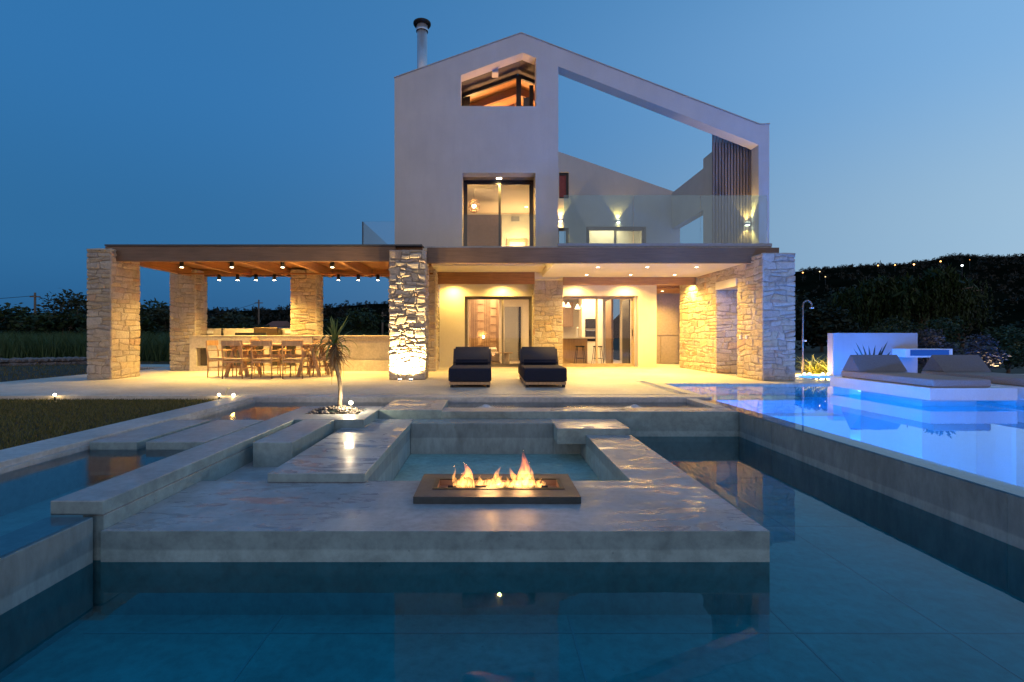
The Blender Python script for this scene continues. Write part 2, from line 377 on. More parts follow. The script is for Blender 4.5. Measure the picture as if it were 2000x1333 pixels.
# ------------------------------------------------------------------ stone cladding
def stones(mb, O, U, V, N, w, h, rnd, cell=(.07, .20), wid=(.09, .34), prot=.019, warp=True):
    O, U, V, N = map(Vector, (O, U, V, N)); y = 0.0; sd = rnd.random()*50
    def stone(x0, x1, y0, y1):
        g = .0035 + rnd.random()*.003; j = lambda a=.012: (rnd.random()-.5)*a*1.6
        x0 += g; x1 -= g; y0 += g; y1 -= g
        if x1-x0 < .03 or y1-y0 < .03: return
        c = min(x1-x0, y1-y0)*(.12+.16*rnd.random()); d = prot*(.55+.9*rnd.random()); tl = (rnd.random()-.5)*.018
        e0 = x0 < .02; e1 = x1 > w-.02
        base = [(x0+c*rnd.random(), y0), (x1-c*rnd.random(), y0), (x1, y0+c*rnd.random()), (x1, y1-c*rnd.random()), (x1-c*rnd.random(), y1), (x0+c*rnd.random(), y1), (x0, y1-c*rnd.random()), (x0, y0+c*rnd.random())]
        base = [(min(max(a+j()*(not(e0 and a < x0+.03) and not(e1 and a > x1-.03)), 0), w), b+j()) for a, b in base]
        cx = (x0+x1)/2; cy = (y0+y1)/2
        def ring(ins, dep, k=0.0):
            i0 = len(mb.v)
            for a, b in base:
                fx = 1-ins/max(.03, (x1-x0)/2); fy = 1-ins/max(.03, (y1-y0)/2)
                dd = dep + tl*(b-cy)/max(.05, y1-y0) + (rnd.random()-.5)*k
                mb.v.append(tuple(O + U*(cx+(a-cx)*fx) + V*(cy+(b-cy)*fy) + N*dd))
            return i0
        if warp:
            wb = []
            for a, b in base:
                fa = min(1, a/.12, (w-a)/.12) if w > .3 else 0; fb = min(1, b/.1, (h-b)/.1); q = Vector((O.x*3+a*4.2+O.y*2, b*5.0, sd))
                wb.append((a+noise.noise(q)*.075*max(0, fa), b+noise.noise(q+Vector((9, 4, 2)))*.075*max(0, fb)))
            base = wb; cx = sum(p[0] for p in base)/8; cy = sum(p[1] for p in base)/8
        r0 = ring(0, -.012); r1 = ring(.002, d*.55); r2 = ring(.014, d, .006); r3 = ring(.035, d*1.12, .008)
        for A, B in ((r0, r1), (r1, r2), (r2, r3)):
            for q in range(8): mb.f.append((A+q, A+(q+1) % 8, B+(q+1) % 8, B+q)); mb.sm.append(False)
        mb.f.append(tuple(r3+q for q in range(8))); mb.sm.append(False)
    while y < h-.02:
        ch = rnd.uniform(*cell)
        if h-y-ch < .09: ch = h-y
        x = 0.0
        while x < w-.01:
            sw = rnd.uniform(*wid)*(.8+.5*ch/.2)
            if w-x-sw < .10: sw = w-x
            r = rnd.random()
            if ch > .13 and r < .45:
                k = ch*rnd.uniform(.38, .62); m_ = x+sw*rnd.uniform(.35, .65)
                if sw > .3 and rnd.random() < .5:
                    stone(x, m_, y, y+k); stone(m_, x+sw, y, y+k); stone(x, x+sw, y+k, y+ch)
                else: stone(x, x+sw, y, y+k); stone(x, x+sw, y+k, y+ch)
            else: stone(x, x+sw, y, y+ch)
            x += sw
        y += ch
def stone_block(name, parent, x0, x1, y0, y1, z0, z1, seed, faces='FLRT', label=None, mat=None, **kw):
    """rubble-faced pier: mortar core plus stones (F front, B back, L/R sides, T top)"""
    rnd = random.Random(seed); e = .028
    core = MB().box(x0+e, x1-e, y0+e, y1-e, z0, z1-.01)
    o = MB()
    if 'F' in faces: stones(o, (x0, y0+e, z0), (1,0,0), (0,0,1), (0,-1,0), x1-x0, z1-z0, rnd, **kw)
    if 'B' in faces: stones(o, (x0, y1-e, z0), (1,0,0), (0,0,1), (0,1,0), x1-x0, z1-z0, rnd, **kw)
    if 'R' in faces: stones(o, (x1-e, y0, z0), (0,1,0), (0,0,1), (1,0,0), y1-y0, z1-z0, rnd, **kw)
    if 'L' in faces: stones(o, (x0+e, y0, z0), (0,1,0), (0,0,1), (-1,0,0), y1-y0, z1-z0, rnd, **kw)
    if 'T' in faces: stones(o, (x0, y0, z1-e), (1,0,0), (0,1,0), (0,0,1), x1-x0, y1-y0, rnd, prot=.015, warp=False)
    p = core.build(name, M['mortar'], parent, label=label)
    o.build('stone_facing', mat or M['stone'], p); return p

# ================================================================== GROUND / TERRAIN
HX0, HX1, HY0, HY1 = -4.1, 14.5, -5.0, 11.75
g = prism([(-900,-300),(900,-300),(900,900),(-900,900)], [[(HX0,HY0),(HX1,HY0),(HX1,HY1),(HX0,HY1)]], -.30, -.06, 'Z')
struct('ground', g, M['ground'])
deck = prism([(-10.2,7.74),(-4.1,7.74),(-4.1,7.965),(3.5,7.965),(3.55,9.8),(7.3,9.8),(7.3,11.75),(14.5,11.75),(14.5,12.3),(9.2,12.6),(8.0,14.5),(8.0,18),(-9.4,18),(-9.4,16.6),(-12,16.6),(-12,15.4),(-9.8,15.0),(-10.2,12.3)], [], -.28, 0, 'Z')
struct('deck', deck, M['deck'])
# coping along the channel + left kerb + basins
struct('coping', MB().box(-4.1, 3.5, 7.6, 7.95, -.9, -.002, .006), M['pale_conc'])
struct('kerb', MB().box(-4.1, -3.70, -5, 7.598, -.9, 0, .006).box(-3.70, -3.665, -5, 7.598, -.9, -.045), M['pale_conc'])
b = MB(); b.box(-3.75, -2.45, -5, 7.65, -1.0, -.40); b.box(-2.449, 3.3, 6.5, 7.65, -1.0, -.30); b.box(-2.449, 3.3, -5, 6.499, -1.05, -.66)
struct('pool_floor', b, M['basin'])
jt = MB()
for yy in (1.9, 3.2, 4.6): jt.box(-3.66, -2.6, yy, yy+.012, -.399, -.3965)
for yy in (.4, 1.5, 2.62, 4.1, 5.5): jt.box(-2.2, 3.26, yy, yy+.012, -.659, -.6565)
for xx in (-1.2, .45, 1.65, 2.5): jt.box(xx, xx+.012, -1, 2.79 if xx < 1.6 else 6.3, -.659, -.6555)
struct('floor_joint', jt, simple('dark_joint', (.25, .41, .43), .9, bmp=0))
# main pool shell
b = MB(); b.box(3.4, 14.6, -5.1, 11.9, -1.5, -1.3); b.box(3.55, 7.3, 9.802, 9.9, -1.29, -.05); b.box(7.302, 7.4, 9.9, 11.8, -1.29, -.05)
b.box(7.4, 14.5, 11.76, 11.85, -1.29, -.05); b.box(14.45, 14.6, -5, 11.75, -1.29, 0)
b.box(3.525, 6.0, 8.9, 9.8, -1.29, -.22); b.box(3.525, 6.3, 8.5, 8.898, -1.29, -.45)
struct('pool_shell', b, M['tile'])
# dividing wall between lower pool and main pool
dv = MB().box(3.27, 3.52, -5, 7.6, -1.2, -.042)
for yy in (1.2, 3.05, 5.6): dv.box(3.267, 3.271, yy, yy+.006, -1, -.05)
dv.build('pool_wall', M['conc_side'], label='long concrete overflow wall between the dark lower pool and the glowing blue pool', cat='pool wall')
# water sheets
def sheet(name, pts, z, mat):
    mb = MB(); mb.poly([(x, y, z) for x, y in pts]); return struct(name, mb, mat)
sheet('lower_pool_water', [(-2.45,-5),(3.268,-5),(3.268,6.318),(1.60,6.318),(1.60,2.82),(-2.45,2.82)], -.355, M['water_low'])
sheet('channel_water', [(-3.70,-5),(-2.293,-5),(-2.293,2.815),(-2.4,2.815),(-2.4,6.68),(3.24,6.68),(3.24,7.6),(-3.70,7.6)], -.082, M['water_up'])
sheet('pool_water', [(3.268,-5),(14.45,-5),(14.45,11.75),(7.3,11.75),(7.3,9.8),(3.55,9.8),(3.52,7.62),(3.268,7.62)], -.031, M['water_main'])
# drain slot on the deck
t = thing('drain_channel', 'dark slotted drain channel set in the deck beside the blue pool', 'drain', (3.2, 9, 0))
MB().box(3.16, 3.30, 8.05, 10.3, .0, .003).build('slot', M['black'], t)
MB().box(3.12, 3.157, 8.02, 10.32, .0, .006).box(3.303, 3.34, 8.02, 10.32, 0, .006).build('frame', M['pale_conc'], t)
gr = MB()
for k in range(70): gr.box(3.165, 3.295, 8.07+k*.032, 8.077+k*.032, .003, .007)
gr.build('grating', M['steel'], t)

# ================================================================== CONCRETE PIECES
def cbox(name, label, cat, boxes, mat='conc', group=None, bev=.006):
    mb = MB()
    for q in boxes: mb.box(*q, bev)
    return mb.build(name, M[mat], label=label, cat=cat, group=group)
cbox('stepping_slab', 'concrete stepping slab next to the lawn kerb, left of the pair', 'stepping slab', [(-3.655,-3.22,4.42,5.6,-.32,-.012)], 'conc', 'stepping slabs over the left channel')
cbox('stepping_slab', 'concrete stepping slab beside the long concrete beam, right of the pair', 'stepping slab', [(-3.14,-2.60,4.42,5.6,-.32,-.012)], 'conc', 'stepping slabs over the left channel')
cbox('concrete_beam', 'long low concrete beam wall running back from the foreground to the planter', 'concrete wall', [(-2.56,-2.25,2.82,5.598,-.092,-.008),(-2.38,-2.252,2.83,5.598,-.9,-.094)], 'conc')
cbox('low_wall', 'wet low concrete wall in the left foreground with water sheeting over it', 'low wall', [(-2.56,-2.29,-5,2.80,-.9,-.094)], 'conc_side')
cbox('concrete_bench', 'rectangular concrete bench block between the long beam and the fire lounge', 'bench', [(-2.15,-1.79,4.40,5.598,-.24,-.012)], 'conc')
# planter (block with square soil pocket)
t = thing('planter', 'square concrete planter block with pebbles around the yucca', 'planter', (-1.95, 6.1, -.4))
pl = prism([(-2.56,5.6),(-1.45,5.6),(-1.45,6.67),(-2.56,6.67)], [[(-2.30,5.98),(-1.62,5.98),(-1.62,6.42),(-2.30,6.42)]], -.9, -.010, 'Z')
pl.build('block', M['conc'], t); MB().box(-2.31, -1.61, 5.97, 6.43, -.3, -.05).build('soil', M['soil'], t)
rnd = random.Random(5); pb = MB()
for k in range(260):
    u = rnd.uniform(-.33, .33); v = rnd.uniform(-.20, .20); hgt = .085*max(0, 1-(u/.36)**2)*max(0, 1-(v/.24)**2)
    bm = bmesh.new(); bmesh.ops.create_icosphere(bm, subdivisions=1, radius=1)
    r = rnd.uniform(.010, .024); mt = Matrix.Translation((-1.96+u, 6.2+v, -.035+hgt+rnd.random()*.01)) @ Matrix.Rotation(rnd.random()*6, 4, 'Z') @ Matrix.Diagonal((r*1.3, r, r*.75, 1))
    pb.bm(bm, True, mt)
pb.build('pebbles', M['pebble'], kind='stuff', label='grey and brown pebbles heaped in the planter')
# slab D and channel front strip
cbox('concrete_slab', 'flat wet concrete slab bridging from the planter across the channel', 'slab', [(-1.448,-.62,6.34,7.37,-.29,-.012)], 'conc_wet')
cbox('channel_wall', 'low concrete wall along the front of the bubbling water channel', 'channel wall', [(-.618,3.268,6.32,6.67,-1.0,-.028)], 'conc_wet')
cbox('channel_end_wall', 'short concrete end wall closing the bubbling channel by the blue pool', 'end wall', [(3.10,3.266,6.68,7.598,-.5,-.02)], 'pale_conc')
# bubblers
for px, Y, nm in ((949, 7.0, 'small white water bubbler in the channel, left one behind the fire'), (1240, 7.0, 'small white water bubbler in the channel, right one nearer the blue pool')):
    X = (px-955)/944.4*Y; mb = MB(); rnd = random.Random(px)
    prof = [(.15, -.004), (.11, .006), (.07, .018), (.045, .034), (.02, .046), (.0, .05)]
    mb.lathe((X, Y, -.08), prof, 24); mb.v = [(a+rnd.uniform(-.006, .006), b_+rnd.uniform(-.006, .006), c+rnd.uniform(-.003, .006)) for a, b_, c in mb.v]
    mb.build('water_bubbler', simple('foamy_water', (.55, .6, .65), .2, bmp=.6, scale=30), label=nm, cat='fountain jet', group='bubblers in the channel')

# sunken fire lounge
FL = thing('fire_lounge', 'sunken concrete fire lounge platform standing in the lower pool', 'fire pit', (0, 4.4, -.66))
Z0 = -.80
plinth = prism([(-2.248,2.80),(1.625,2.80),(1.625,5.545),(1.11,5.545),(1.11,3.78),(-2.248,3.78)], [], Z0, -.177, 'Z')
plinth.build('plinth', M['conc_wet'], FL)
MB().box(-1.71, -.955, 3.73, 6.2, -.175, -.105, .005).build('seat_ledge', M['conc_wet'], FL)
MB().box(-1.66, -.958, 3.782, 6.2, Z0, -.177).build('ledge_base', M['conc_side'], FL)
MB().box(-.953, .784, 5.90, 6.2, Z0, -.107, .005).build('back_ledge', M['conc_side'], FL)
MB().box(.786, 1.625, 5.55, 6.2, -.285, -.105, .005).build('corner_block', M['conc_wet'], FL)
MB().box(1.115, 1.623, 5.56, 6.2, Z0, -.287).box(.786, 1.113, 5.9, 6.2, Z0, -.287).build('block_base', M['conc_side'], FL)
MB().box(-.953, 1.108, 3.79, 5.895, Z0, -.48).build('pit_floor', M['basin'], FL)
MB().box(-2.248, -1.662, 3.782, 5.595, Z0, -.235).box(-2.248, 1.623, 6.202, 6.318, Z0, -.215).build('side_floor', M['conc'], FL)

# burner
FB = thing('fire_burner', 'dark rectangular gas fire burner set on the concrete platform, flames lit', 'fire burner', (.055, 3.53, -.177))
sr = prism([(-.51,3.255),(.62,3.255),(.62,3.80),(-.51,3.80)], [[(-.385,3.43),(.52,3.43),(.52,3.66),(-.385,3.66)]], -.174, -.129, 'Z')
sr.build('surround', concrete('dark_burner_stone', (.075, .07, .072), (.4, .6), .25), FB)
tr = prism([(-.40,3.415),(.535,3.415),(.535,3.675),(-.40,3.675)], [[(-.37,3.445),(.505,3.445),(.505,3.645),(-.37,3.645)]], -.128, -.124, 'Z')
tr.build('rim', M['black'], FB)
tb = MB(); tb.box(-.384, .519, 3.431, 3.659, -.173, -.170)
tb.quad((-.372,3.447,-.17),(-.372,3.643,-.17),(-.372,3.643,-.13),(-.372,3.447,-.13)); tb.quad((.507,3.447,-.17),(.507,3.643,-.17),(.507,3.643,-.13),(.507,3.447,-.13)); tb.quad((-.372,3.643,-.17),(.507,3.643,-.17),(.507,3.643,-.13),(-.372,3.643,-.13))
tb.build('tray', simple('scorched_tray', (.22, .15, .13), .5, .5, bmp=0), FB)
MB().tube([(-.30,3.54,-.150),(.43,3.54,-.150)], .012, 8).build('burner_tube', M['black'], FB)
def flame_mat():
    m, nt, n, l, b = new_mat('flame'); n.remove(b)
    g = n.new('ShaderNodeNewGeometry'); sp = n.new('ShaderNodeSeparateXYZ'); l.new(g.outputs['Position'], sp.inputs[0])
    mr = n.new('ShaderNodeMapRange'); mr.inputs[1].default_value = -.165; mr.inputs[2].default_value = .10; l.new(sp.outputs[2], mr.inputs[0])
    col = crmp(n, l, mr.outputs[0], [(0, (1, .50, .14)), (.3, (1, .42, .09)), (.6, (1, .26, .04)), (1, (1, .16, .03))])
    st = crmp(n, l, mr.outputs[0], [(0, .9), (.35, .8), (.7, .4), (1, .2)])
    nn = crmp(n, l, nz(n, l, coords(n, l, (1, 1, .35)), 38, 3, .6, .8), [(.40, .04), (.60, 1.7)])
    mu = n.new('ShaderNodeMath'); mu.operation = 'MULTIPLY'; l.new(st, mu.inputs[0]); l.new(nn, mu.inputs[1])
    m2 = n.new('ShaderNodeMath'); m2.operation = 'MULTIPLY'; m2.inputs[1].default_value = 60; l.new(mu.outputs[0], m2.inputs[0])
    e = n.new('ShaderNodeEmission'); l.new(col, e.inputs[0]); l.new(m2.outputs[0], e.inputs[1])
    l.new(e.outputs[0], n['Material Output'].inputs['Volume']); return m
FM = flame_mat()
fl = MB(); rnd = random.Random(9)
# (px, top py, half width px, lean px)
FS = [(905,918,9,2),(890,930,7,-3),(915,904,13,-5),(922,925,9,-18),(888,912,4,-2),(935,930,8,5),(968,912,9,8),(962,932,10,0),(950,934,8,2),(990,932,7,2),(1005,938,9,0),(1022,880,15,3),(1012,912,9,-20),(1035,905,8,2),(1030,925,14,0),(1050,936,8,4),(1060,940,6,2),(898,938,10,0),(940,940,12,0),(975,940,14,0),(1018,935,18,0),(912,935,16,0)]+[(894+k*21+rnd.uniform(-8,8), rnd.uniform(928,944), rnd.uniform(7,15), rnd.uniform(-6,7)) for k in range(8)]
for (px, py, hw, lean) in FS:
    Y = 3.54+rnd.uniform(-.05, .05); s = 944.4/Y; X = (px-955)/s; zt = .95-(py-658)/s; zb = -.16; H = zt-zb
    pts = []; rad = []
    for k in range(13):
        u = k/12.0; ph = rnd.random()*6
        x = X+lean/s*u**1.6+.012*math.sin(u*7+px)*u; y = Y+.01*math.sin(u*6+px*.3)*u
        pts.append((x, y, zb+H*u)); rad.append(max(.0008, hw/s*1.25*(math.sin(min(1, u*2.2+.25)*math.pi/2))*(1-u)**.85))
    fl.tube(pts, rad, 10)
fl.build('flames', FM, FB)
lamp('POINT', (.0, 3.54, -.05), 5, (1, .5, .18), parent=FB, shadow_soft_size=.08)
lamp('POINT', (.25, 3.54, -.02), 4, (1, .5, .18), parent=FB, shadow_soft_size=.08)

# ================================================================== PERGOLA
PG = thing('pergola', 'timber pergola with stone piers over the outdoor dining table', 'pergola', (-5.3, 12.4, 0))
stone_block('stone_column', PG, -8.92, -8.36, 10.70, 11.62, 0, 2.91, 11, 'FRT', 'front left stone pier of the pergola')
stone_block('stone_column', PG, -9.0, -8.25, 13.6, 14.2, 0, 2.85, 12, 'FR', 'rear left stone pier of the pergola')
stone_block('stone_column', PG, -5.60, -4.85, 13.6, 14.2, 0, 2.85, 13, 'FR', 'rear middle stone pier of the pergola')
stone_block('stone_column', PG, -2.205, -1.39, 10.66, 11.17, 0, 2.87, 14, 'FRLT', 'floodlit front stone pier nearest the house', wid=(.08, .26), cell=(.055, .15), prot=.034)
MB().box(-8.62, -2.1, 10.86, 10.96, 2.645, 2.975).build('front_beam', M['wood_x'], PG)
MB().box(-8.62, -1.5, 10.84, 14.4, 2.985, 3.02).build('roofing', M['zinc'], PG)
MB().box(-8.6, -1.5, 10.97, 14.3, 2.90, 2.98).build('ceiling_boards', M['board'], PG)
MB().box(-8.50, -1.5, 14.02, 14.14, 2.70, 2.898).build('rear_beam', M['wood_w'], PG)
MB().box(-8.50, -8.38, 11.0, 14.0, 2.66, 2.898).build('side_beam', M['wood_y'], PG)
for X in (-6.98, -5.78, -4.63, -3.48, -2.40): MB().box(X, X+.10, 10.965, 14.015, 2.665, 2.898).build('rafter', M['wood_y'], PG)
# spot cylinders
def make_spot():
    t = thing('ceiling_spotlight', 'x', 'spotlight', (0, 0, 0), 0, 'cylindrical spotlights hanging in the pergola')
    mb = MB(); mb.cyl((0, 0), .045, 0, .15, 18); mb.build('housing', M['black'], t, world=False)
    mb = MB(); mb.cyl((0, 0), .036, -.006, -.001, 18); mb.build('lens', M['bulb'], t, world=False)
    lamp('SPOT', (0, 0, -.02), 42*LK, WARM, parent=t, spot_size=R(125), spot_blend=.8, shadow_soft_size=.03)
    return t
sp0 = None; words = ['first', 'second', 'third', 'fourth', 'fifth', 'sixth', 'seventh', 'eighth']
for k, px in enumerate((355, 453, 552, 649)):
    X = (px-955)/944.4*11.5
    lb = '%s black cylinder spotlight from the left in the front pergola row' % words[k]
    sp0 = sp0 or make_spot()
    if k == 0: sp0.location = (X, 11.5, 2.60); sp0['label'] = lb
    else: dup(sp0, (X, 11.5, 2.60), 0, lb)
for k, px in enumerate((428, 464, 500, 536, 661, 700, 738)):
    X = (px-955)/944.4*13.0
    dup(sp0, (X, 13.0, 2.47), 0, '%s black cylinder spotlight from the left in the rear pergola row' % words[k])
MB().box(-8.35, -1.5, 12.97, 13.03, 2.62, 2.664).build('lamp_rail', M['wood_w'], PG)

# ================================================================== OUTDOOR KITCHEN
OK = thing('outdoor_kitchen', 'long plastered outdoor kitchen counter behind the dining table', 'kitchen counter', (-5, 13.5, 0))
cw = prism([(-8.24,0),(-4.86,0),(-4.86,.96),(-8.24,.96)], [[(-8.05,.14),(-7.75,.14),(-7.75,.64),(-8.05,.64)],[(-7.35,.14),(-6.2,.14),(-6.2,.70),(-7.35,.70)],[(-6.05,.14),(-5.3,.14),(-5.3,.70),(-6.05,.70)]], 13.30, 13.5, 'Y')
cw.build('cabinet', M['counter'], OK)
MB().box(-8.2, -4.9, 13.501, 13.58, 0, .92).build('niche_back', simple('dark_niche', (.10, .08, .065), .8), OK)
MB().box(-8.24, -1.45, 13.24, 14.1, .963, .985, .004).build('countertop', M['counter'], OK)
MB().box(-4.84, -1.46, 13.42, 13.6, .30, .90).box(-4.84, -1.46, 13.30, 13.6, 0, .298).box(-4.84, -1.46, 13.29, 13.6, .902, .962).build('parapet', M['counter'], OK)
MB().box(-8.24, -5.6, 14.15, 14.35, 0, 1.19).build('backsplash', M['counter'], OK)
tb = thing('barbecue', 'dark metal barbecue with hood built into the outdoor counter', 'barbecue', (-6.3, 13.7, .99))
MB().box(-6.70, -6.02, 13.75, 14.1, .986, 1.22, .03).build('hood', simple('bronze_hood', (.07, .045, .025), .35, .6), tb)
gb = MB().box(-7.0, -6.15, 13.32, 13.36, .99, 1.06)
for k in range(22): gb.box(-6.99+k*.038, -6.98+k*.038, 13.315, 13.32, .99, 1.055)
gb.build('grill', M['black'], tb)
tb2 = MB().cyl((-7.72, 14.0), .03, .986, 1.2, 12); tb2.build('tap', M['black'], label='slim dark tap standing on the outdoor counter near the rear left pier', cat='tap')
for px in (409, 562):
    X = (px-955)/944.4*14.1
    mb = MB().box(X-.09, X+.09, 14.12, 14.148, 1.04, 1.13, .004); mb.build('wall_socket', M['white'], label='white wall socket on the kitchen backsplash by the %s' % ('rear left stone pier' if px < 500 else 'rear middle stone pier'), cat='socket', group='sockets on the backsplash')

# dining table
DT = thing('dining_table', 'teak trestle dining table under the pergola', 'table', (-5.1, 11.75, 0))
MB().box(-6.24, -3.97, 11.30, 12.20, .735, .775, .006).build('tabletop', M['chairwood'], DT)
for X in (-5.95, -4.25):
    for sx in (-1, 1):
        for y0 in (11.42, 12.06):
            MB().beam((X+sx*.26, y0, 0), (X+sx*.05, y0, .73), .075, .06).build('leg', M['chairwood'], DT)
    MB().box(X-.20, X+.20, 11.45, 11.49, .20, .26).build('trestle_brace', M['chairwood'], DT); MB().box(X-.18, X+.18, 11.44, 12.05, .69, .733).build('trestle_head', M['chairwood'], DT)
MB().box(-5.95, -4.25, 11.72, 11.78, .45, .52).build('stretcher', M['chairwood'], DT)
vz = MB().lathe((-5.72, 11.8, .776), [(.0,0),(.07,0),(.10,.04),(.11,.08),(.08,.13),(.05,.15),(.05,.17),(.0,.17)], 20)
vz.build('bowl', simple('terracotta', (.35, .2, .11), .7), label='rounded clay pot standing on the dining table', cat='pot')
def make_chair():
    t = thing('dining_chair', 'x', 'chair', (0,0,0), 0, 'teak dining chairs around the outdoor table')
    w = .215
    for sx in (-1, 1):
        MB().tube([(sx*(w+.01), -.22, 0), (sx*w, -.21, .44), (sx*(w+.01), -.24, .66), (sx*.19, -.27, .83)], [.014, .018, .016, .013], 8).build('leg', M['chairwood'], t, False)
        MB().tube([(sx*(w+.015), .22, 0), (sx*w, .215, .45), (sx*w, .20, .62)], [.013, .017, .014], 8).build('leg', M['chairwood'], t, False)
        MB().box(sx*w-.022, sx*w+.022, -.23, .24, .62, .645, .006).build('armrest', M['chairwood'], t, False)
        MB().box(sx*w-.01, sx*w+.01, -.2, .2, .38, .42).box(sx*w-.008, sx*w+.008, -.2, .2, .22, .245).build('side_rail', M['chairwood'], t, False)
    MB().box(-w, w, -.205, .215, .425, .455, .01).build('seat', M['weave'], t, False)
    br = MB()
    for z0, z1 in ((.74, .86),):
        n = 8
        for k in range(n):
            a0 = -.24+.48*k/n; a1 = -.24+.48*(k+1)/n; f = lambda a: -.25-.05*(1-(a/.24)**2)
            i = len(br.v)
            for a in (a0, a1):
                for dy in (0, .02):
                    for z in (z0, z1): br.v.append((a, f(a)+dy, z))
            for q in ((0,1,5,4),(2,6,7,3),(1,3,7,5),(0,4,6,2),(0,2,3,1),(4,5,7,6)): br.f.append(tuple(i+c for c in q)); br.sm.append(False)
    br.build('backrest', M['chairwood'], t, False)
    MB().box(-w, w, -.225, -.205, .36, .40).build('cross_rail', M['chairwood'], t, False)
    MB().box(-w, w, .205, .225, .36, .40).build('cross_rail', M['chairwood'], t, False)
    return t
ch0 = make_chair()
spots = [(-5.80, 11.15, 0, 'teak chair with its back to the pool, left of the three near ones'), (-5.12, 11.12, 0, 'teak chair with its back to the pool, middle of the three near ones'),
         (-4.44, 11.15, 0, 'teak chair with its back to the pool, right of the three near ones'), (-6.34, 11.5, -math.pi/2, 'teak chair at the left head of the dining table'),
         (-3.98, 11.78, math.pi/2, 'teak chair at the right head of the dining table behind the yucca'), (-5.9, 12.4, math.pi, 'teak chair on the far side of the table, left of the three'),
         (-5.1, 12.42, math.pi, 'teak chair on the far side of the table, middle of the three'), (-4.35, 12.4, math.pi, 'teak chair on the far side of the table, right of the three')]
for k, (x, y, rz, lb) in enumerate(spots):
    if k == 0: ch0.location = (x, y, 0); ch0['label'] = lb
    else: dup(ch0, (x, y, 0), rz, lb)

# ================================================================== HOUSE
H = thing('house', 'two storey plastered house with gable frame, stone piers and roof terrace', 'house', (1.5, 14, 0))
s12 = lambda px, py: ((px-955)/78.7, .95+(658-py)/78.7)
outer = [(-2.34, 2.96), s12(770.5,153), s12(1018,65.5), s12(1483,244), s12(1502.5,243), (6.957, 2.96)]
win = [s12(900,147), s12(1021.5,103), s12(1047,113.5), s12(1047,208), s12(900,207.5)]
dor = [(s12(903,338)[0], 3.0), s12(903,338), s12(1046,338), (s12(1046,338)[0], 3.0)]
void = [(1.72, 3.0), s12(1090.4,130), s12(1481.5,283), (6.70, 3.0)]
fw = prism(outer, [win, dor, void], 12.0, 12.33, 'Y'); fw.build('facade_wall', M['plaster'], H)
# thin metal roof cap along gable slopes
cap = MB()
for a, b_ in ((s12(769.5,153), s12(1018,65.5)), (s12(1018,65.5), s12(1484,244)), (s12(1484,244), s12(1503.5,243))):
    cap.beam((a[0], 12.165, a[1]+.012), (b_[0], 12.165, b_[1]+.012), .36, .022)
cap.build('gable_capping', simple('capping', (.40, .37, .34), .5, .4, bmp=0), H)
# downstand behind the attic window lintel
X0, X1 = s12(961,0)[0], s12(974,0)[0]
MB().box(X0, X1, 12.332, 12.58, 7.69, 8.05).build('downstand', M['plaster'], H)
# terrace slab / ground floor ceiling
MB().box(-1.45, 6.40, 10.95, 19.0, 2.955, 2.998).build('terrace_floor', M['pale_conc'], H)
MB().box(-3.5, -1.452, 12.0, 19.0, 2.955, 2.998).build('roof_slab', M['pale_conc'], H)
MB().box(-1.385, 6.50, 10.83, 10.93, 2.60, 2.945).build('fascia', M['wood_x'], H)
MB().box(1.50, 5.86, 10.94, 13.65, 2.63, 2.95).box(-1.50, 1.498, 10.94, 12.6, 2.90, 2.95).box(-1.50, 1.498, 12.602, 13.86, 2.80, 2.95).box(-1.5, 5.86, 13.95, 14.82, 2.605, 2.95).build('ceiling', M['soffit'], H)
MB().box(-1.52, 1.31, 13.87, 13.95, 2.46, 2.94).build('lintel_beam', M['wood_w'], H)
MB().box(2.10, 5.84, 13.66, 13.76, 2.41, 2.63).build('lintel_beam', wood('honey_beam', (.36, .19, .08), 'X'), H)
# ground floor wall with two door openings
D1 = (-.746, 1.32, 2.19); D2 = (2.19, 4.58, 2.20)
gw = prism([(-1.52,0),(5.14,0),(5.14,2.6),(-1.52,2.6)], [[(D1[0],.02),(D1[1],.02),(D1[1],D1[2]),(D1[0],D1[2])],[(D2[0],.02),(D2[1],.02),(D2[1],D2[2]),(D2[0],D2[2])]], 14.83, 15.1, 'Y')
gw.build('ground_floor_wall', M['cream'], H)
MB().box(5.14, 5.16, 15.101, 19, 0, 2.6).build('side_wall', M['cream'], H)
stone_block('stone_column', H, 1.316, 2.175, 14.2, 14.828, 0, 2.62, 21, 'FLR', 'stone pier between the two glazed doors')
stone_block('stone_column', H, -2.1, -1.454, 13.2, 14.15, 0, 2.9, 22, 'FR', 'stone pier at the corner behind the floodlit pier')
# right hand stone wall with opening
rw = thing_p = None
core = prism([(10.39,0),(14.9,0),(14.9,2.73),(10.39,2.73)], [[(11.45,-.01),(12.50,-.01),(12.50,2.15),(11.45,2.15)]], 0, 1, 'Y')
core.v = [(5.888 + (y)*(.664), x, z) for x, y, z in core.v]
SW = core.build('stone_wall', M['mortar'], H, label='long stone wall on the right with a doorway through it')
o = MB(); rnd = random.Random(31); e = .028; N = (-1, 0, 0)
stones(o, (5.888,10.36,0), (0,1,0), (0,0,1), N, 1.09, 2.75, rnd); stones(o, (5.888,12.5,0), (0,1,0), (0,0,1), N, 2.4, 2.75, rnd)
stones(o, (5.888,11.45,2.36), (0,1,0), (0,0,1), N, 1.05, .39, rnd)
stones(o, (5.86,10.388,0), (1,0,0), (0,0,1), (0,-1,0), .72, 2.75, rnd)
stones(o, (5.86,12.528-.028,0), (1,0,0), (0,0,1), (0,-1,0), .72, 2.15, rnd, prot=.02)
stones(o, (5.86,10.36,2.725), (1,0,0), (0,1,0), (0,0,1), .72, .5, rnd, prot=.02)
o.build('stone_facing', M['stone'], SW)
MB().box(5.850, 6.56, 11.46, 12.49, 2.152, 2.35).build('doorway_lintel', M['cream'], SW)
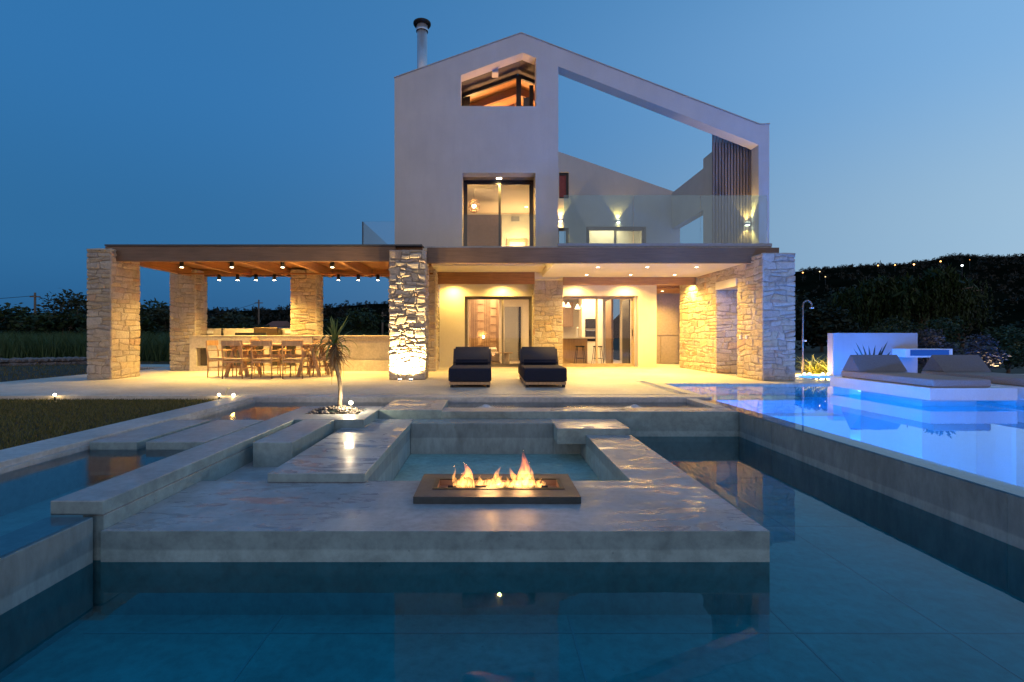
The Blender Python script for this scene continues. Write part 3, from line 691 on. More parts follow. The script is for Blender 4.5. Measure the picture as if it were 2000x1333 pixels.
for y_, lb in ((10.96, 'small white socket plate on the long stone wall, nearer the viewer'), (11.22, 'small white switch plate on the long stone wall, beside the doorway')):
    MB().box(5.818, 5.838, y_-.03, y_+.03, .90, .98, .003).build('wall_socket', M['white'], label=lb, cat='socket', group='plates on the long stone wall')
# passage to the right of the house
MB().box(5.16, 7.2, 16.9, 17.05, 0, 2.55).build('passage_wall', M['taupe'], H)
MB().box(5.3, 5.98, 16.86, 16.895, .02, .98).box(6.0, 6.6, 16.86, 16.895, .02, .98).box(5.3, 6.6, 16.86, 16.895, 1.0, 2.3).build('cupboard_front', simple('taupe_cupboard', (.32, .25, .20), .6, bmp=0), H)
MB().box(5.16, 7.0, 15.1, 16.8, 2.45, 2.60).build('passage_beam', M['wood_y'], H)
MB().box(5.16, 5.30, 16.6, 16.85, 0, 2.45).build('passage_jamb', M['cream'], H)

# sliding doors
def slider(name, x0, x1, y, z0, z1, split, mat, parent, label, fw_=.055, handle=True, panes=True):
    d = MB()
    d.box(x0, x1, y, y+.10, z1-fw_*.6, z1); d.box(x0, x1, y, y+.10, z0, z0+fw_*.6); d.box(x0, x0+fw_*.6, y, y+.10, z0+fw_*.6, z1-fw_*.6); d.box(x1-fw_*.6, x1, y, y+.10, z0+fw_*.6, z1-fw_*.6)
    D = d.build(name, mat, parent, label=label)
    for k, (a, b_) in enumerate(((x0+fw_*.6, split+fw_*.5), (split-fw_*.5, x1-fw_*.6))):
        yy = y+.012+k*.045; s = MB(); A, B = z0+fw_*.6+.002, z1-fw_*.6-.002
        s.box(a, a+fw_, yy, yy+.035, A, B); s.box(b_-fw_, b_, yy, yy+.035, A, B); s.box(a+fw_, b_-fw_, yy, yy+.035, A, A+fw_*1.2); s.box(a+fw_, b_-fw_, yy, yy+.035, B-fw_, B)
        s.build('sash', mat, D)
        p = MB().box(a+fw_, b_-fw_, yy+.015, yy+.021, A+fw_*1.2, B-fw_); p.build('pane', M['pane'], D)
    if handle: MB().box(x1-fw_*1.3, x1-fw_*.95, y+.02, y+.055, z0+.95, z0+1.15).build('handle', M['black'], D)
    return D
slider('sliding_door', D1[0], D1[1], 14.90, .02, D1[2], .42, M['frame'], H, 'ground floor sliding glass door behind the loungers')
slider('sliding_door', D2[0], D2[1]-.09, 14.90, .02, D2[2], 3.33, simple('beige_frame', (.38, .29, .19), .45, .2, bmp=0), H, 'ground floor sliding glass door of the kitchen')
dx0, dx1 = s12(903,0)[0], s12(1046,0)[0]
slider('sliding_door', dx0, dx1, 12.62, 3.0, 5.03, .28, M['framed'], H, 'upstairs sliding glass door under the recessed downlight', .06)
MB().box(dx0-.0, dx1+.0, 12.332, 12.85, 5.035, 5.10).box(dx0-.06, dx0-.002, 12.332, 12.75, 3.0, 5.03).box(dx1+.002, dx1+.06, 12.332, 12.75, 3.0, 5.03).build('door_reveal', plaster('brown_reveal', (.42, .31, .22)), H)
G1 = MB().box(dx0+.01, dx1-.01, 12.06, 12.072, 3.0, 4.0); G1.build('glass_guard', M['glass'], H)

# attic window behind the opening
aw = thing_p
ax0, ax1 = s12(898,0)[0]-.05, s12(1050,0)[0]+.05
ridX = .80
zr = lambda x, base: base - (.355*(ridX-x) if x < ridX else .40*(x-ridX))
# recess soffit (sloped) and side cheeks, colour darkened to paint in their shade
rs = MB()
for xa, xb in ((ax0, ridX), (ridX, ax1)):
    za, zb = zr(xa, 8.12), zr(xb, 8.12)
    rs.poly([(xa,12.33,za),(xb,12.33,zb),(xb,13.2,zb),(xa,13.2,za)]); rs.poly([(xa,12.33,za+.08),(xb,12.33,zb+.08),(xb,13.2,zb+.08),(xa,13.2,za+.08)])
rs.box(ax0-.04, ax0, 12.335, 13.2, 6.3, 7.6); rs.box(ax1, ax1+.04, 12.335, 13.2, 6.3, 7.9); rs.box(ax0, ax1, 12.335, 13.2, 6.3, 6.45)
rs.build('attic_recess', plaster('shaded_recess', (.085, .068, .075)), H)
AW = None
fr = MB(); yw = 13.05
def bar(a, b_, w=.09): fr.beam((a[0], yw, a[1]), (b_[0], yw, b_[1]), .07 if True else w, w)
bar((ax0, zr(ax0, 7.98)), (ridX-.02, zr(ridX, 7.98))); bar((ridX-.02, zr(ridX, 7.98)), (ax1, zr(ax1, 7.98)))
fr.box(ridX-.065, ridX+.065, yw-.04, yw+.04, 6.5, 7.97); fr.box(ax1-.17, ax1-.06, yw-.04, yw+.04, 6.5, zr(ax1, 7.9)); fr.box(ax0+.02, ax0+.08, yw-.04, yw+.04, 6.5, zr(ax0, 7.95)); fr.box(ax0, ax1, yw-.04, yw+.04, 6.45, 6.52)
AW = fr.build('attic_window', M['framed'], H, label='gabled attic window set back in its opening')
pn = MB(); pn.poly([(ax0,yw+.01,6.5),(ax1,yw+.01,6.5),(ax1,yw+.01,zr(ax1,7.95)),(ridX,yw+.01,7.95),(ax0,yw+.01,zr(ax0,7.95))]); pn.build('pane', M['pane'], AW)
# attic room: sloped timber ceiling with rafters
ar = MB()
for xa, xb in ((-2.3, ridX), (ridX, 1.7)):
    za, zb = zr(xa, 8.05), zr(xb, 8.05); ar.poly([(xa,13.2,za),(xb,13.2,zb),(xb,17,zb),(xa,17,za)])
ar.build('attic_ceiling', wood('attic_board', (.42, .20, .08), 'X'), H)
for Y in (13.75, 14.75, 15.8):
    MB().beam((-2.3, Y, zr(-2.3, 7.93)), (ridX, Y, 7.93), .12, .20).beam((ridX, Y, 7.93), (1.7, Y, zr(1.7, 7.93)), .12, .20).build('attic_rafter', wood('attic_rafter', (.22, .085, .035), 'X'), H)
rm = MB().box(-2.32, 1.7, 17, 17.1, 5.3, 8.2).box(-2.34, -2.28, 13.1, 17, 5.3, 7.2).box(1.66, 1.70, 12.4, 17, 2.99, 7.75).box(-2.32, 1.66, 12.34, 17, 5.22, 5.32)
rm.build('attic_wall', M['paint'], H)
cu = MB()
for k in range(7): cu.tube([(ax0+.06+k*.03, 13.25+.02*(k % 2), 6.4), (ax0+.06+k*.03, 13.25+.02*(k % 2), 7.55)], .018, 6)
for k in range(6): cu.tube([(ax1-.30+k*.03, 13.25+.02*(k % 2), 6.4), (ax1-.30+k*.03, 13.25+.02*(k % 2), 7.5)], .018, 6)
cu.build('attic_curtain', M['greyfab'], H)
lamp('POINT', (.1, 14.6, 6.3), 300, (1, .58, .24), (0, 0, 0), H, shadow_soft_size=.25)
lamp('AREA', (-.3, 16.0, 5.6), 90, (1, .55, .22), (R(180), 0, 0), H, size=1.5)

# first floor room
fr1 = MB().box(-2.3, 1.66, 16.4, 16.5, 3.0, 5.2); fr1.box(-2.34, -2.28, 12.4, 16.4, 3, 5.2)
fr1.build('room_wall', M['paint'], H)
MB().box(-2.28, 1.64, 12.8, 16.39, 5.14, 5.2).build('room_ceiling', M['paint'], H)
MB().box(-1.6, .40, 15.2, 15.3, 3.0, 4.78).build('partition', simple('brown_partition', (.36, .22, .15), .7, bmp=0), H)
dd = MB().box(.60, .68, 16.34, 16.39, 3.0, 4.25).box(1.22, 1.30, 16.34, 16.39, 3.0, 4.25).box(.68, 1.22, 16.34, 16.39, 4.17, 4.25)
dd.build('door_frame', M['oak'], H); MB().box(.69, 1.21, 16.36, 16.395, 3.0, 4.16).build('lit_doorway', M['paint'], H)
MB().box(.76, 1.03, 16.36, 16.39, 4.86, 5.02).build('vent_grille', M['greydoor'], H)
t = thing('pendant_lamp', 'round wicker pendant lamp glowing in the upstairs room', 'pendant lamp', (-.42, 13.6, 4.62))
wk = MB()
for k in range(9):
    a = math.pi*(k+.5)/9; r = .165*math.sin(a)+.004; z = .18*math.cos(a)
    wk.tube([(-.42+r*math.cos(q*math.pi/10+k), 13.6+r*math.sin(q*math.pi/10+k), 4.62+z+.02*math.sin(q*1.3+k)) for q in range(21)], .007, 5)
for k in range(8):
    an = k*math.pi/8*2+.2; wk.tube([(-.42+.16*math.sin(u)*math.cos(an+.35*u), 13.6+.16*math.sin(u)*math.sin(an+.35*u), 4.62+.18*math.cos(u)) for u in [math.pi*q/12 for q in range(13)]], .006, 5)
wk.build('lamp_shade', simple('wicker', (.5, .32, .16), .7), t)
bb = MB(); bm = bmesh.new(); bmesh.ops.create_icosphere(bm, subdivisions=2, radius=.055); bb.bm(bm, True, Matrix.Translation((-.42, 13.6, 4.62))); bb.build('bulb', M['bulb'], t)
MB().tube([(-.42,13.6,4.79),(-.42,13.6,5.14)], .004, 6).build('cord', M['black'], t)
lamp('POINT', (-.42, 13.6, 4.62), 60, (1, .62, .27), parent=t, shadow_soft_size=.06)
def downlight(loc, label, power=40, size=100, r=.045, group=None, up=False):
    t = thing('downlight', label, 'downlight', loc, 0, group)
    MB().lathe((0,0,0), [(r*1.35, -.001), (r*1.35, -.008), (r, -.008), (r, -.001)], 18).build('ring', M['white'], t, False)
    MB().cyl((0,0), r*.95, -.006, -.002, 18).build('lens', M['bulb'], t, False)
    lamp('SPOT', Vector(loc)+Vector((0,0,-.03)), power*LK, WARM, parent=t, spot_size=R(size), spot_blend=.9, shadow_soft_size=.03); return t
downlight((.26, 12.45, 5.03), 'bright round downlight over the upstairs sliding door', 30, 160, .07)
downlight((1.2, 15.6, 5.14), 'round downlight inside the upstairs room near the right wall', 12, 140)
lamp('POINT', (.9, 15.9, 4.0), 75, (1, .66, .32), parent=H, shadow_soft_size=.2)

# rear gable wall on the terrace
s16 = lambda px, py: ((px-955)/59.0, .95+(658-py)/59.0)
rgw = prism([(1.6,2.95), (1.6, 7.32), s16(1314,374), s16(1328,379), (s16(1328,0)[0], 2.95)], [[s16(1092,388), s16(1092,337), s16(1111,337), s16(1111,388)], [(s16(1145,0)[0],3.05), s16(1145,443), s16(1262,443), (s16(1262,0)[0],3.05)], [(1.9,3.05),(1.9,4.55),(s16(1111,0)[0],4.55),(s16(1111,0)[0],3.05)]], 16.0, 16.3, 'Y')
rgw.build('rear_gable_wall', M['plaster'], H)
slider('terrace_window', s16(1145,0)[0], s16(1262,0)[0], 16.05, 3.05, 4.59, s16(1203,0)[0], M['frame'], H, 'wide low window lit from inside on the terrace', .07)
slider('terrace_window', 1.9, s16(1111,0)[0], 16.05, 3.05, 4.55, 2.3, M['frame'], H, 'narrow window at the left end of the terrace wall', .05)
sw = MB(); a, b_ = s16(1092,388), s16(1111,337)
sw.box(a[0], b_[0], 16.05, 16.12, b_[1]-.08, b_[1]); sw.box(b_[0]-.08, b_[0], 16.05, 16.12, a[1], b_[1]-.081); sw.box(a[0], b_[0]-.081, 16.05, 16.12, a[1], a[1]+.06)
SWN = sw.build('small_window', M['framed'], H, label='small dark framed window with red blind on the terrace wall')
MB().box(a[0], b_[0]-.08, 16.09, 16.10, a[1]+.06, b_[1]-.08).build('blind', simple('red_blind', (.40, .09, .07), .8), SWN)
MB().box(2.9, 5.6, 17.6, 17.7, 3, 5).box(2.8, 2.9, 16.3, 17.6, 3, 5).box(5.5, 5.6, 16.3, 17.6, 3, 5).box(2.8, 5.6, 16.3, 17.7, 5.0, 5.1).build('terrace_room_wall', M['paint'], H)
lamp('AREA', (4.2, 17.0, 4.9), 55, (1, .70, .42), (0, 0, 0), H, size=1.2)
# beam wall and pillar on the right of the terrace
MB().box(6.05, 6.30, 13.66, 15.998, 4.52, 5.70).build('side_beam_wall', M['plaster'], H)
MB().box(6.05, 6.60, 13.0, 13.655, 3.0, 5.97).build('terrace_pillar', M['plaster'], H)
sl = MB()
topz = lambda x: 7.66-(x-1.72)*(7.66-5.715)/(6.67-1.72)-.0
for k in range(15):
    x = 5.74+k*.078; sl.box(x, x+.054, 12.40, 12.44, 3.0, topz(x)+.25)
sl.build('louvre_screen', M['slat'], H)
MB().box(5.76, 6.86, 12.46, 12.49, 3.0, 5.95).build('louvre_backing', M['framed'], H)
# sconces
def sconce(x, y, z, label, power=16):
    t = thing('wall_lamp', label, 'wall lamp', (x, y, z), 0, 'up and down wall lamps on the terrace')
    MB().box(-.055, .055, -.10, 0, -.035, .035, .004).build('housing', M['steel'], t, False)
    MB().box(-.045, .045, -.09, -.01, .036, .038).box(-.045, .045, -.09, -.01, -.038, -.036).build('lens', M['bulb'], t, False)
    for up in (0, 1):
        lamp('SPOT', (x, y-.06, z+(.05 if up else -.05)), 3*power*(1 if up else .5), WARM, (R(180) if up else 0, 0, 0), t, spot_size=R(75), spot_blend=.12, shadow_soft_size=.01)
sconce(4.27, 16.0, 4.76, 'small up and down wall lamp glowing above the wide low terrace window')
sconce(2.36, 16.0, 4.80, 'up and down wall lamp below the small red blind window, cut by the facade edge', 20)
sconce(6.60, 12.395, 3.83, 'up and down wall lamp on the dark louvre screen at the right end', 30)
# glass railing
gy = 10.98
RL = MB(); x0r, x1r = 1.70, 6.31
t = H
RB = MB().box(1.55, 6.40, gy-.05, gy+.05, 2.99, 3.06).build('railing', simple('rail_base', (.20, .23, .26), .4, .6, bmp=0), H, label='frameless glass railing along the roof terrace')
for a, b_ in ((1.70, 3.27), (3.28, 4.80), (4.81, 6.31)): MB().box(a, b_, gy-.006, gy+.006, 3.06, 4.16).build('glass_panel', M['rail'], RB)
RB2 = MB().box(-3.40, -2.34, 12.80, 12.86, 2.998, 3.03).build('railing', simple('rail_base', (.20, .23, .26), .4, .6, bmp=0), H, label='glass railing on the roof left of the gable house')
MB().box(-3.352, -3.34, 12.86, 18.5, 3.0, 4.0).build('glass_panel', M['rail'], RB2); MB().box(-3.34, -2.35, 12.83, 12.842, 3.03, 4.0).build('glass_panel', M['glass'], RB2)
MB().box(-3.365, -3.335, 12.82, 12.86, 3.0, 4.0).build('glass_edge', simple('glass_edge', (.01, .05, .10), .2, bmp=0), RB2)
# chimney flue
s = 944.4/12.9; X = (824.5-955)/s
CH = MB().cyl((X, 12.9), 0.135, 7.0, .95+(658-62)/s, 28).build('chimney', M['steel'], H, label='stainless steel chimney flue on the roof')
zc = .95+(658-62)/s
MB().lathe((X, 12.9, zc-.01), [(.16, 0), (.165, .06), (.145, .07), (.145, .17)], 28).build('collar', M['steel'], CH)
MB().lathe((X, 12.9, zc+.13), [(.02, .0), (.21, .02), (.235, .06), (.235, .085), (.0, .17)], 28).build('cowl', simple('sooty_cowl', (.03, .025, .022), .5, .4), CH)

# downlights in the porch soffit
nm = ['left', 'middle', 'right']
for i, X in enumerate((2.63, 3.82, 5.01)):
    downlight((X, 11.67, 2.63), 'round downlight in the porch soffit, %s of the front row' % nm[i], 42, 155, .04, 'downlights in the porch soffit')
    downlight((X+.02, 13.1, 2.63), 'round downlight in the porch soffit, %s of the rear row' % nm[i], 42, 155, .04, 'downlights in the porch soffit')
for X, Y, lb in ((-1.08, 14.50, 'downlight washing the cream wall left of the sliding door'), (.40, 14.50, 'downlight washing the wall above the sliding door behind the loungers'),
                 (2.62, 14.50, 'downlight washing the wall above the kitchen door, beside the stone pier'), (4.18, 14.50, 'downlight washing the wall above the kitchen door, right hand one')):
    downlight((X, Y, 2.60), lb, 28, 165, .05, 'wall washing downlights under the porch')
downlight((5.58, 13.98, 2.60), 'downlight grazing the long stone wall on the right', 60, 150, .05, 'wall washing downlights under the porch')

downlight((5.7, 15.9, 2.45), 'added downlight brightening the passage between house and stone wall', 75, 150, .045)  # lamp added to brighten the dark passage cupboards
# ---------------- interiors
rw1 = MB().box(-1.45, 1.95, 19.0, 19.1, 0, 2.6).box(-1.50, -1.45, 15.1, 19.1, 0, 2.6).box(1.70, 2.0, 15.1, 20.1, 0, 2.6).box(2.0, 5.14, 20.0, 20.1, 0, 2.6)
rw1.build('interior_wall', M['paint'], H)
MB().box(-1.45, 5.14, 15.1, 20.0, .001, .012).build('interior_floor', M['floor'], H)
MB().box(-1.45, 5.14, 15.1, 20.0, 2.50, 2.6).build('interior_ceiling', M['paint'], H)
lamp('AREA', (0.2, 17.0, 2.45), 130, (1, .70, .38), (0, 0, 0), H, size=1.6)
lamp('AREA', (3.6, 17.2, 2.45), 170, (1, .72, .40), (0, 0, 0), H, size=1.8)
# bedroom: slatted panel with ladder pattern, door, bed, lamp
pan = MB().box(-.72, .36, 17.5, 17.55, .0, 2.4)
pan.build('headboard_panel', M['oak'], H)
ln = MB()
for x in (-.62,-.56,-.50,-.44,-.16,-.10,-.04,.02,.26,.31): ln.box(x, x+.016, 17.475, 17.498, .5, 2.35)
for x0_, off in ((-.40, 0), (.06, .14)):
    for k in range(6): ln.box(x0_, x0_+.20, 17.47, 17.498, .62+k*.30-off, .64+k*.30-off)
ln.build('panel_moulding', simple('dark_moulding', (.20, .11, .05), .6, bmp=0), H)
MB().box(.62, 1.14, 18.93, 18.995, 0, 2.12).build('interior_door', M['greydoor'], H); MB().box(1.16, 1.25, 18.9, 18.995, 0, 2.12).build('door_gap', M['oven'], H)
t = thing('bed', 'low upholstered bed seen through the left sliding door', 'bed', (-.3, 16.6, 0))
MB().box(-1.2, .35, 15.9, 17.4, .12, .42, .05).build('mattress', M['curtain'], t); MB().box(-1.25, .38, 15.86, 17.45, .0, .11).build('base', M['oak'], t)
MB().box(-.9, -.3, 17.0, 17.35, .425, .56, .05).box(-.25, .28, 17.0, 17.35, .425, .56, .05).build('pillow', M['paint'], t)
t = thing('side_table', 'pale round side table behind the left lounger', 'side table', (.55, 16.0, 0))
MB().cyl((.55,16.0), .14, 0, .40, 20, .11).build('base', M['paint'], t); MB().cyl((.55,16.0), .24, .402, .43, 24).build('tabletop', M['oak'], t)
t = thing('bedside_lamp', 'tiny glowing bedside lamp in front of the slatted panel', 'lamp', (-.2, 17.3, .9))
MB().cyl((-.2,17.42), .03, .9, .98, 12).build('bulb', M['bulb'], t); MB().cyl((-.2,17.42), .04, .86, .9, 12).build('holder', M['black'], t); lamp('POINT', (-.2, 17.35, 1.0), 3, WARM, parent=t, shadow_soft_size=.03)
downlight((1.05, 17.5, 2.50), 'ceiling spotlight inside the bedroom near the grey door', 14, 120, .04)
# kitchen
KT = thing('kitchen_island', 'oak kitchen island with pale worktop behind the right glass door', 'kitchen island', (2.9, 17.0, 0))
MB().box(2.30, 3.38, 16.6, 17.3, 0, .88).build('body', M['oak'], KT); MB().box(2.24, 3.66, 16.5, 17.4, .885, .94, .006).build('worktop', M['paint'], KT)
MB().tube([(3.1,17.0,.94),(3.1,17.0,1.22),(3.1,16.93,1.28),(3.1,16.86,1.24)], .012, 8).build('faucet', M['steel'], KT)
MB().box(2.02, 3.40, 19.5, 19.99, 1.35, 2.35).build('wall_cabinet', M['oak'], H, label='oak wall cabinets of the kitchen'); MB().box(2.02, 3.50, 19.4, 19.99, 0, .9).build('base_cabinet', M['paint'], H)
t = thing('oven_tower', 'white tall unit with two black built-in ovens in the kitchen', 'oven', (3.9, 18.3, 0))
MB().box(3.50, 4.28, 18.2, 18.8, 0, 2.4).build('cabinet', M['paint'], t); MB().box(3.62, 4.02, 18.17, 18.199, .78, 1.22, .004).build('oven_door', M['oven'], t); MB().box(3.62, 4.02, 18.17, 18.199, 1.25, 1.62, .004).build('oven_door', M['oven'], t)
MB().box(3.65, 3.99, 18.13, 18.16, 1.17, 1.185).build('handle', M['steel'], t)
MB().box(4.10, 4.16, 16.2, 17.0, .02, 2.2).build('inner_door', simple('brown_door', (.20, .12, .075), .5, bmp=0), H)
MB().box(4.52, 4.56, 15.6, 16.4, .02, 2.15).build('inner_door', M['framed'], H)
for k, (x, y, z) in enumerate(((2.57, 16.7, 1.98), (2.77, 16.9, 1.98), (3.04, 16.6, 1.90), (3.28, 16.8, 1.98))):
    if k == 0:
        pc0 = thing('pendant_lamp', 'white cone pendant lamp in the kitchen, first from the stone pier', 'pendant lamp', (x, y, z), 0, 'white cone pendants over the kitchen island')
        MB().lathe((0,0,0), [(.10, 0), (.015, .17), (.0, .18)], 20).build('lamp_shade', M['bulbw'], pc0, False); MB().tube([(0,0,.18),(0,0,.5)], .003, 5).build('cord', M['black'], pc0, False)
        lamp('POINT', (x, y, z-.05), 7, WARM, parent=pc0, shadow_soft_size=.05)
    else: dup(pc0, (x, y, z), 0, 'white cone pendant lamp in the kitchen, %s from the stone pier' % words[k])
def stool(x, y, lb):
    t = thing('bar_stool', lb, 'stool', (x, y, 0), 0, 'bar stools at the kitchen island'); MB().cyl((0,0), .15, .60, .64, 18).build('seat', M['black'], t, False)
    for sx in (-1,1):
        for sy in (-1,1): MB().tube([(sx*.17, sy*.17, .012), (sx*.10, sy*.10, .6)], .010, 6).build('leg', M['black'], t, False)
    MB().box(-.145, .145, -.15, -.135, .22, .235).box(-.145, .145, .135, .15, .22, .235).build('footrest', M['black'], t, False)
stool(3.62, 16.1, 'dark bar stool standing behind the right pane of the kitchen door'); stool(3.05, 16.2, 'bar stool seen through the left pane of the kitchen door')

# column uplights + garden spots
def ground_spot(x, y, z, label, power, rot=(R(180), 0, 0), size=90, grp=None, r=.035):
    t = thing('ground_light', label, 'garden light', (x, y, z), 0, grp)
    MB().cyl((0,0), r*1.3, -.0, .03, 16).build('housing', M['steel'], t, False); MB().cyl((0,0), r, .031, .036, 16).build('lens', M['bulb'], t, False)
    lamp('SPOT', (x, y, z+.06), power*LK, (1, .70, .30), rot, t, spot_size=R(size), spot_blend=.7, shadow_soft_size=.03); return t
g1 = ground_spot(-1.93, 10.47, .0, 'uplight at the foot of the floodlit stone pier, left of two', 100, (R(168), 0, 0), 130, 'uplights at the floodlit pier')
g2 = ground_spot(-1.69, 10.47, .0, 'uplight at the foot of the floodlit stone pier, right of two', 100, (R(168), 0, 0), 130, 'uplights at the floodlit pier')
for px, lb in ((107, 'small garden light glowing on the lawn edge at far left'), (428, 'small garden light at the lawn edge, left of the pair by the kerb'), (456, 'small garden light at the lawn edge, right of the pair by the kerb')):
    Y = 7.70; X = (px-955)/944.4*Y; t = thing('garden_light', lb, 'garden light', (X, Y, -.05), 0, 'small lights along the lawn edge')
    MB().cyl((0,0), .012, -.02, .06, 10).build('stem', M['black'], t, False)
    bb = MB(); bm = bmesh.new(); bmesh.ops.create_icosphere(bm, subdivisions=2, radius=.021); bb.bm(bm, True, Matrix.Translation((0,0,.075))); bb.build('bulb', M['bulb'], t, False)
    lamp('POINT', (X, Y-.03, .10), 1.6, WARM, parent=t, shadow_soft_size=.03)
# tree spotlight
t = thing('tree_spotlight', 'bright little spotlight among the pebbles lighting the yucca', 'spotlight', (-1.765, 6.18, -.01))
MB().tube([(0,0,0),(0,0,.08)], .008, 8).build('stake', M['black'], t, False)
bb = MB(); bm = bmesh.new(); bmesh.ops.create_icosphere(bm, subdivisions=2, radius=.024); bb.bm(bm, True, Matrix.Translation((0,0,.115))); bb.build('bulb', emit('spot_bulb', (1, .85, .55), 60), t, False)
lamp('POINT', (-1.765, 6.10, .16), 17, (1, .78, .45), parent=t, shadow_soft_size=.03)
# small yellow flower on the coping
t = thing('flower', 'small pale yellow flower by the kerb corner lit by a garden light', 'flower', (-4.28, 7.85, 0))
MB().tube([(0,0,0),(.02,0,.06),(.045,0,.11)], .003, 5).build('stem', M['yucca'], t, False)
fb = MB(); rnd = random.Random(2)
for k in range(12):
    a = k*.52; fb.poly([(.045,0,.11),(.045+.03*math.cos(a),.03*math.sin(a),.125),(.045+.03*math.cos(a+.4),.03*math.sin(a+.4),.115)])
fb.build('petals', simple('pale_petal', (.7, .65, .3), .6, bmp=0), t, False)

# ================================================================== LOUNGERS
def make_lounger():
    t = thing('sun_lounger', 'x', 'sun lounger', (0,0,0), 0, 'dark upholstered loungers facing the fire')
    w = .40
    MB().box(-w, w, .0, 1.95, .11, .36, .045).build('mattress', M['fab2'], t, False)
    MB().box(-w+.012, w-.012, .02, 1.25, .352, .368, .006).build('seat_cover', M['fab'], t, False)
    bk = MB(); bm = bmesh.new(); bmesh.ops.create_cube(bm, size=1); bmesh.ops.scale(bm, vec=(.80, .16, .46), verts=bm.verts); bmesh.ops.bevel(bm, geom=bm.edges[:], offset=.045, segments=4, affect='EDGES')
    bk.bm(bm, True, Matrix.Translation((0, 1.30, .52)) @ Matrix.Rotation(R(-32), 4, 'X')); bk.build('backrest', M['fab'], t, False)
    bl = MB(); bm = bmesh.new(); bmesh.ops.create_cube(bm, size=1); bmesh.ops.scale(bm, vec=(.76, .13, .12), verts=bm.verts); bmesh.ops.bevel(bm, geom=bm.edges[:], offset=.05, segments=4, affect='EDGES')
    bl.bm(bm, True, Matrix.Translation((0, 1.06, .42))); bl.build('bolster', M['fab2'], t, False)
    pp = MB(); zz = .345; pp.tube([(-w+.012,.9,zz),(-w+.012,.02,zz),(w-.012,.02,zz),(w-.012,.9,zz)], .007, 6); pp.build('piping', M['fab2'], t, False)
    pp = MB(); pp.tube([(-w+.012,.9,.13),(-w+.012,.01,.13),(w-.012,.01,.13),(w-.012,.9,.13)], .007, 6); pp.build('piping', M['fab'], t, False)
    MB().box(-w+.02, w-.02, .03, 1.9, .055, .105).build('frame', M['chairwood'], t, False)
    for sx in (-1, 1):
        for y in (.1, 1.8): MB().box(sx*.34-.03, sx*.34+.03, y-.03, y+.03, 0, .054).build('foot', M['black'], t, False)
    return t
L0 = make_lounger(); L0.location = (-.355, 8.97, 0); L0['label'] = 'dark upholstered lounger with bolster in front of the bedroom door, left of the two'
dup(L0, (1.055, 8.97, 0), 0, 'dark upholstered lounger with bolster near the middle stone pier, right of the two')

# ================================================================== SUN BEDS BY THE POOL
PBW = 1.24
def bed_platform(x0, x1, label):
    t = thing('platform', label, 'platform', ((x0+x1)/2, 7.8, .05), 0, 'white floating platforms in the pool')
    MB().box(x0, x1, 6.84, 8.85, .045, .22, .004).build('slab', M['white'], t)
    MB().box(x0+.30, x1-.12, 7.3, 8.5, -1.3, .043).build('support', M['white'], t); return t
bed_platform(6.24, 7.48, 'white platform over the pool carrying the nearer sunbed')
bed_platform(7.66, 8.95, 'white platform over the pool carrying the sunbed at the right edge')
def sunbed(x0, label):
    t = thing('sunbed', label, 'sunbed', (x0+.42, 7.8, .22), 0, 'taupe sunbed mattresses on the white platforms')
    MB().box(x0, x0+.84, 6.90, 8.72, .222, .34, .03).build('mattress', M['taupefab'], t)
    p = MB(); a = x0+.03; b_ = x0+.86
    P = [(8.30, .343), (8.73, .343), (8.53, .635)]
    i = len(p.v)
    for x in (a, b_):
        for y, z in P: p.v.append((x, y, z))
    for f in ((0,1,2),(3,5,4),(0,2,5,3),(1,4,5,2),(0,3,4,1)): p.f.append(f); p.sm.append(False)
    o = p.build('backrest_wedge', M['greyfab'], t); m_ = o.modifiers.new('Bevel', 'BEVEL'); m_.width = .012; m_.segments = 2
sunbed(6.34, 'taupe sunbed mattress with wedge backrest on the nearer white platform'); sunbed(7.78, 'taupe sunbed mattress with wedge backrest cut by the right picture edge')
# pool lights (underwater)
BLUE = (.014, .27, 1.0)
PL = [(3.56, 6.9, -90, 'left wall near the deck corner'), (3.56, 5.4, -90, 'left wall, second from the deck corner'), (3.56, 3.9, -90, 'left wall in the middle'), (3.56, 2.4, -90, 'left wall, second nearest the viewer'), (3.56, .9, -90, 'left wall nearest the viewer'),
      (8.2, 9.76, 180, 'far wall beside the platforms'), (7.44, 10.9, -90, 'side wall towards the spout'), (9.0, 11.72, 180, 'far wall under the white wall'), (11.8, 11.72, 180, 'far wall beyond the right sunbed'), (14.40, 8.0, 90, 'right wall far outside'), (14.40, 4.5, 90, 'right wall nearer the viewer')]
for (x, y, rz, lb) in PL:
    t = thing('pool_light', 'underwater pool lamp on the %s of the blue pool' % lb, 'pool light', (x, y, -.30), 0, 'underwater lamps of the blue pool')
    mb = MB(); bm = bmesh.new(); bmesh.ops.create_cone(bm, cap_ends=True, segments=20, radius1=.08, radius2=.08, depth=.03); mb.bm(bm, False, Matrix.Rotation(R(rz), 4, 'Z') @ Matrix.Rotation(R(90), 4, 'X')); mb.build('lens', emit('pool_lens', (.3, .6, 1), 6), t, False)
    d = Matrix.Rotation(R(rz), 3, 'Z') @ Vector((0, 1, 0))
    lamp('POINT', Vector((x, y, -.24)) + d*.12, 420 if x > 14 else 260 if x < 4 else 11 if y > 11 else 170, BLUE, parent=t, shadow_soft_size=.10)
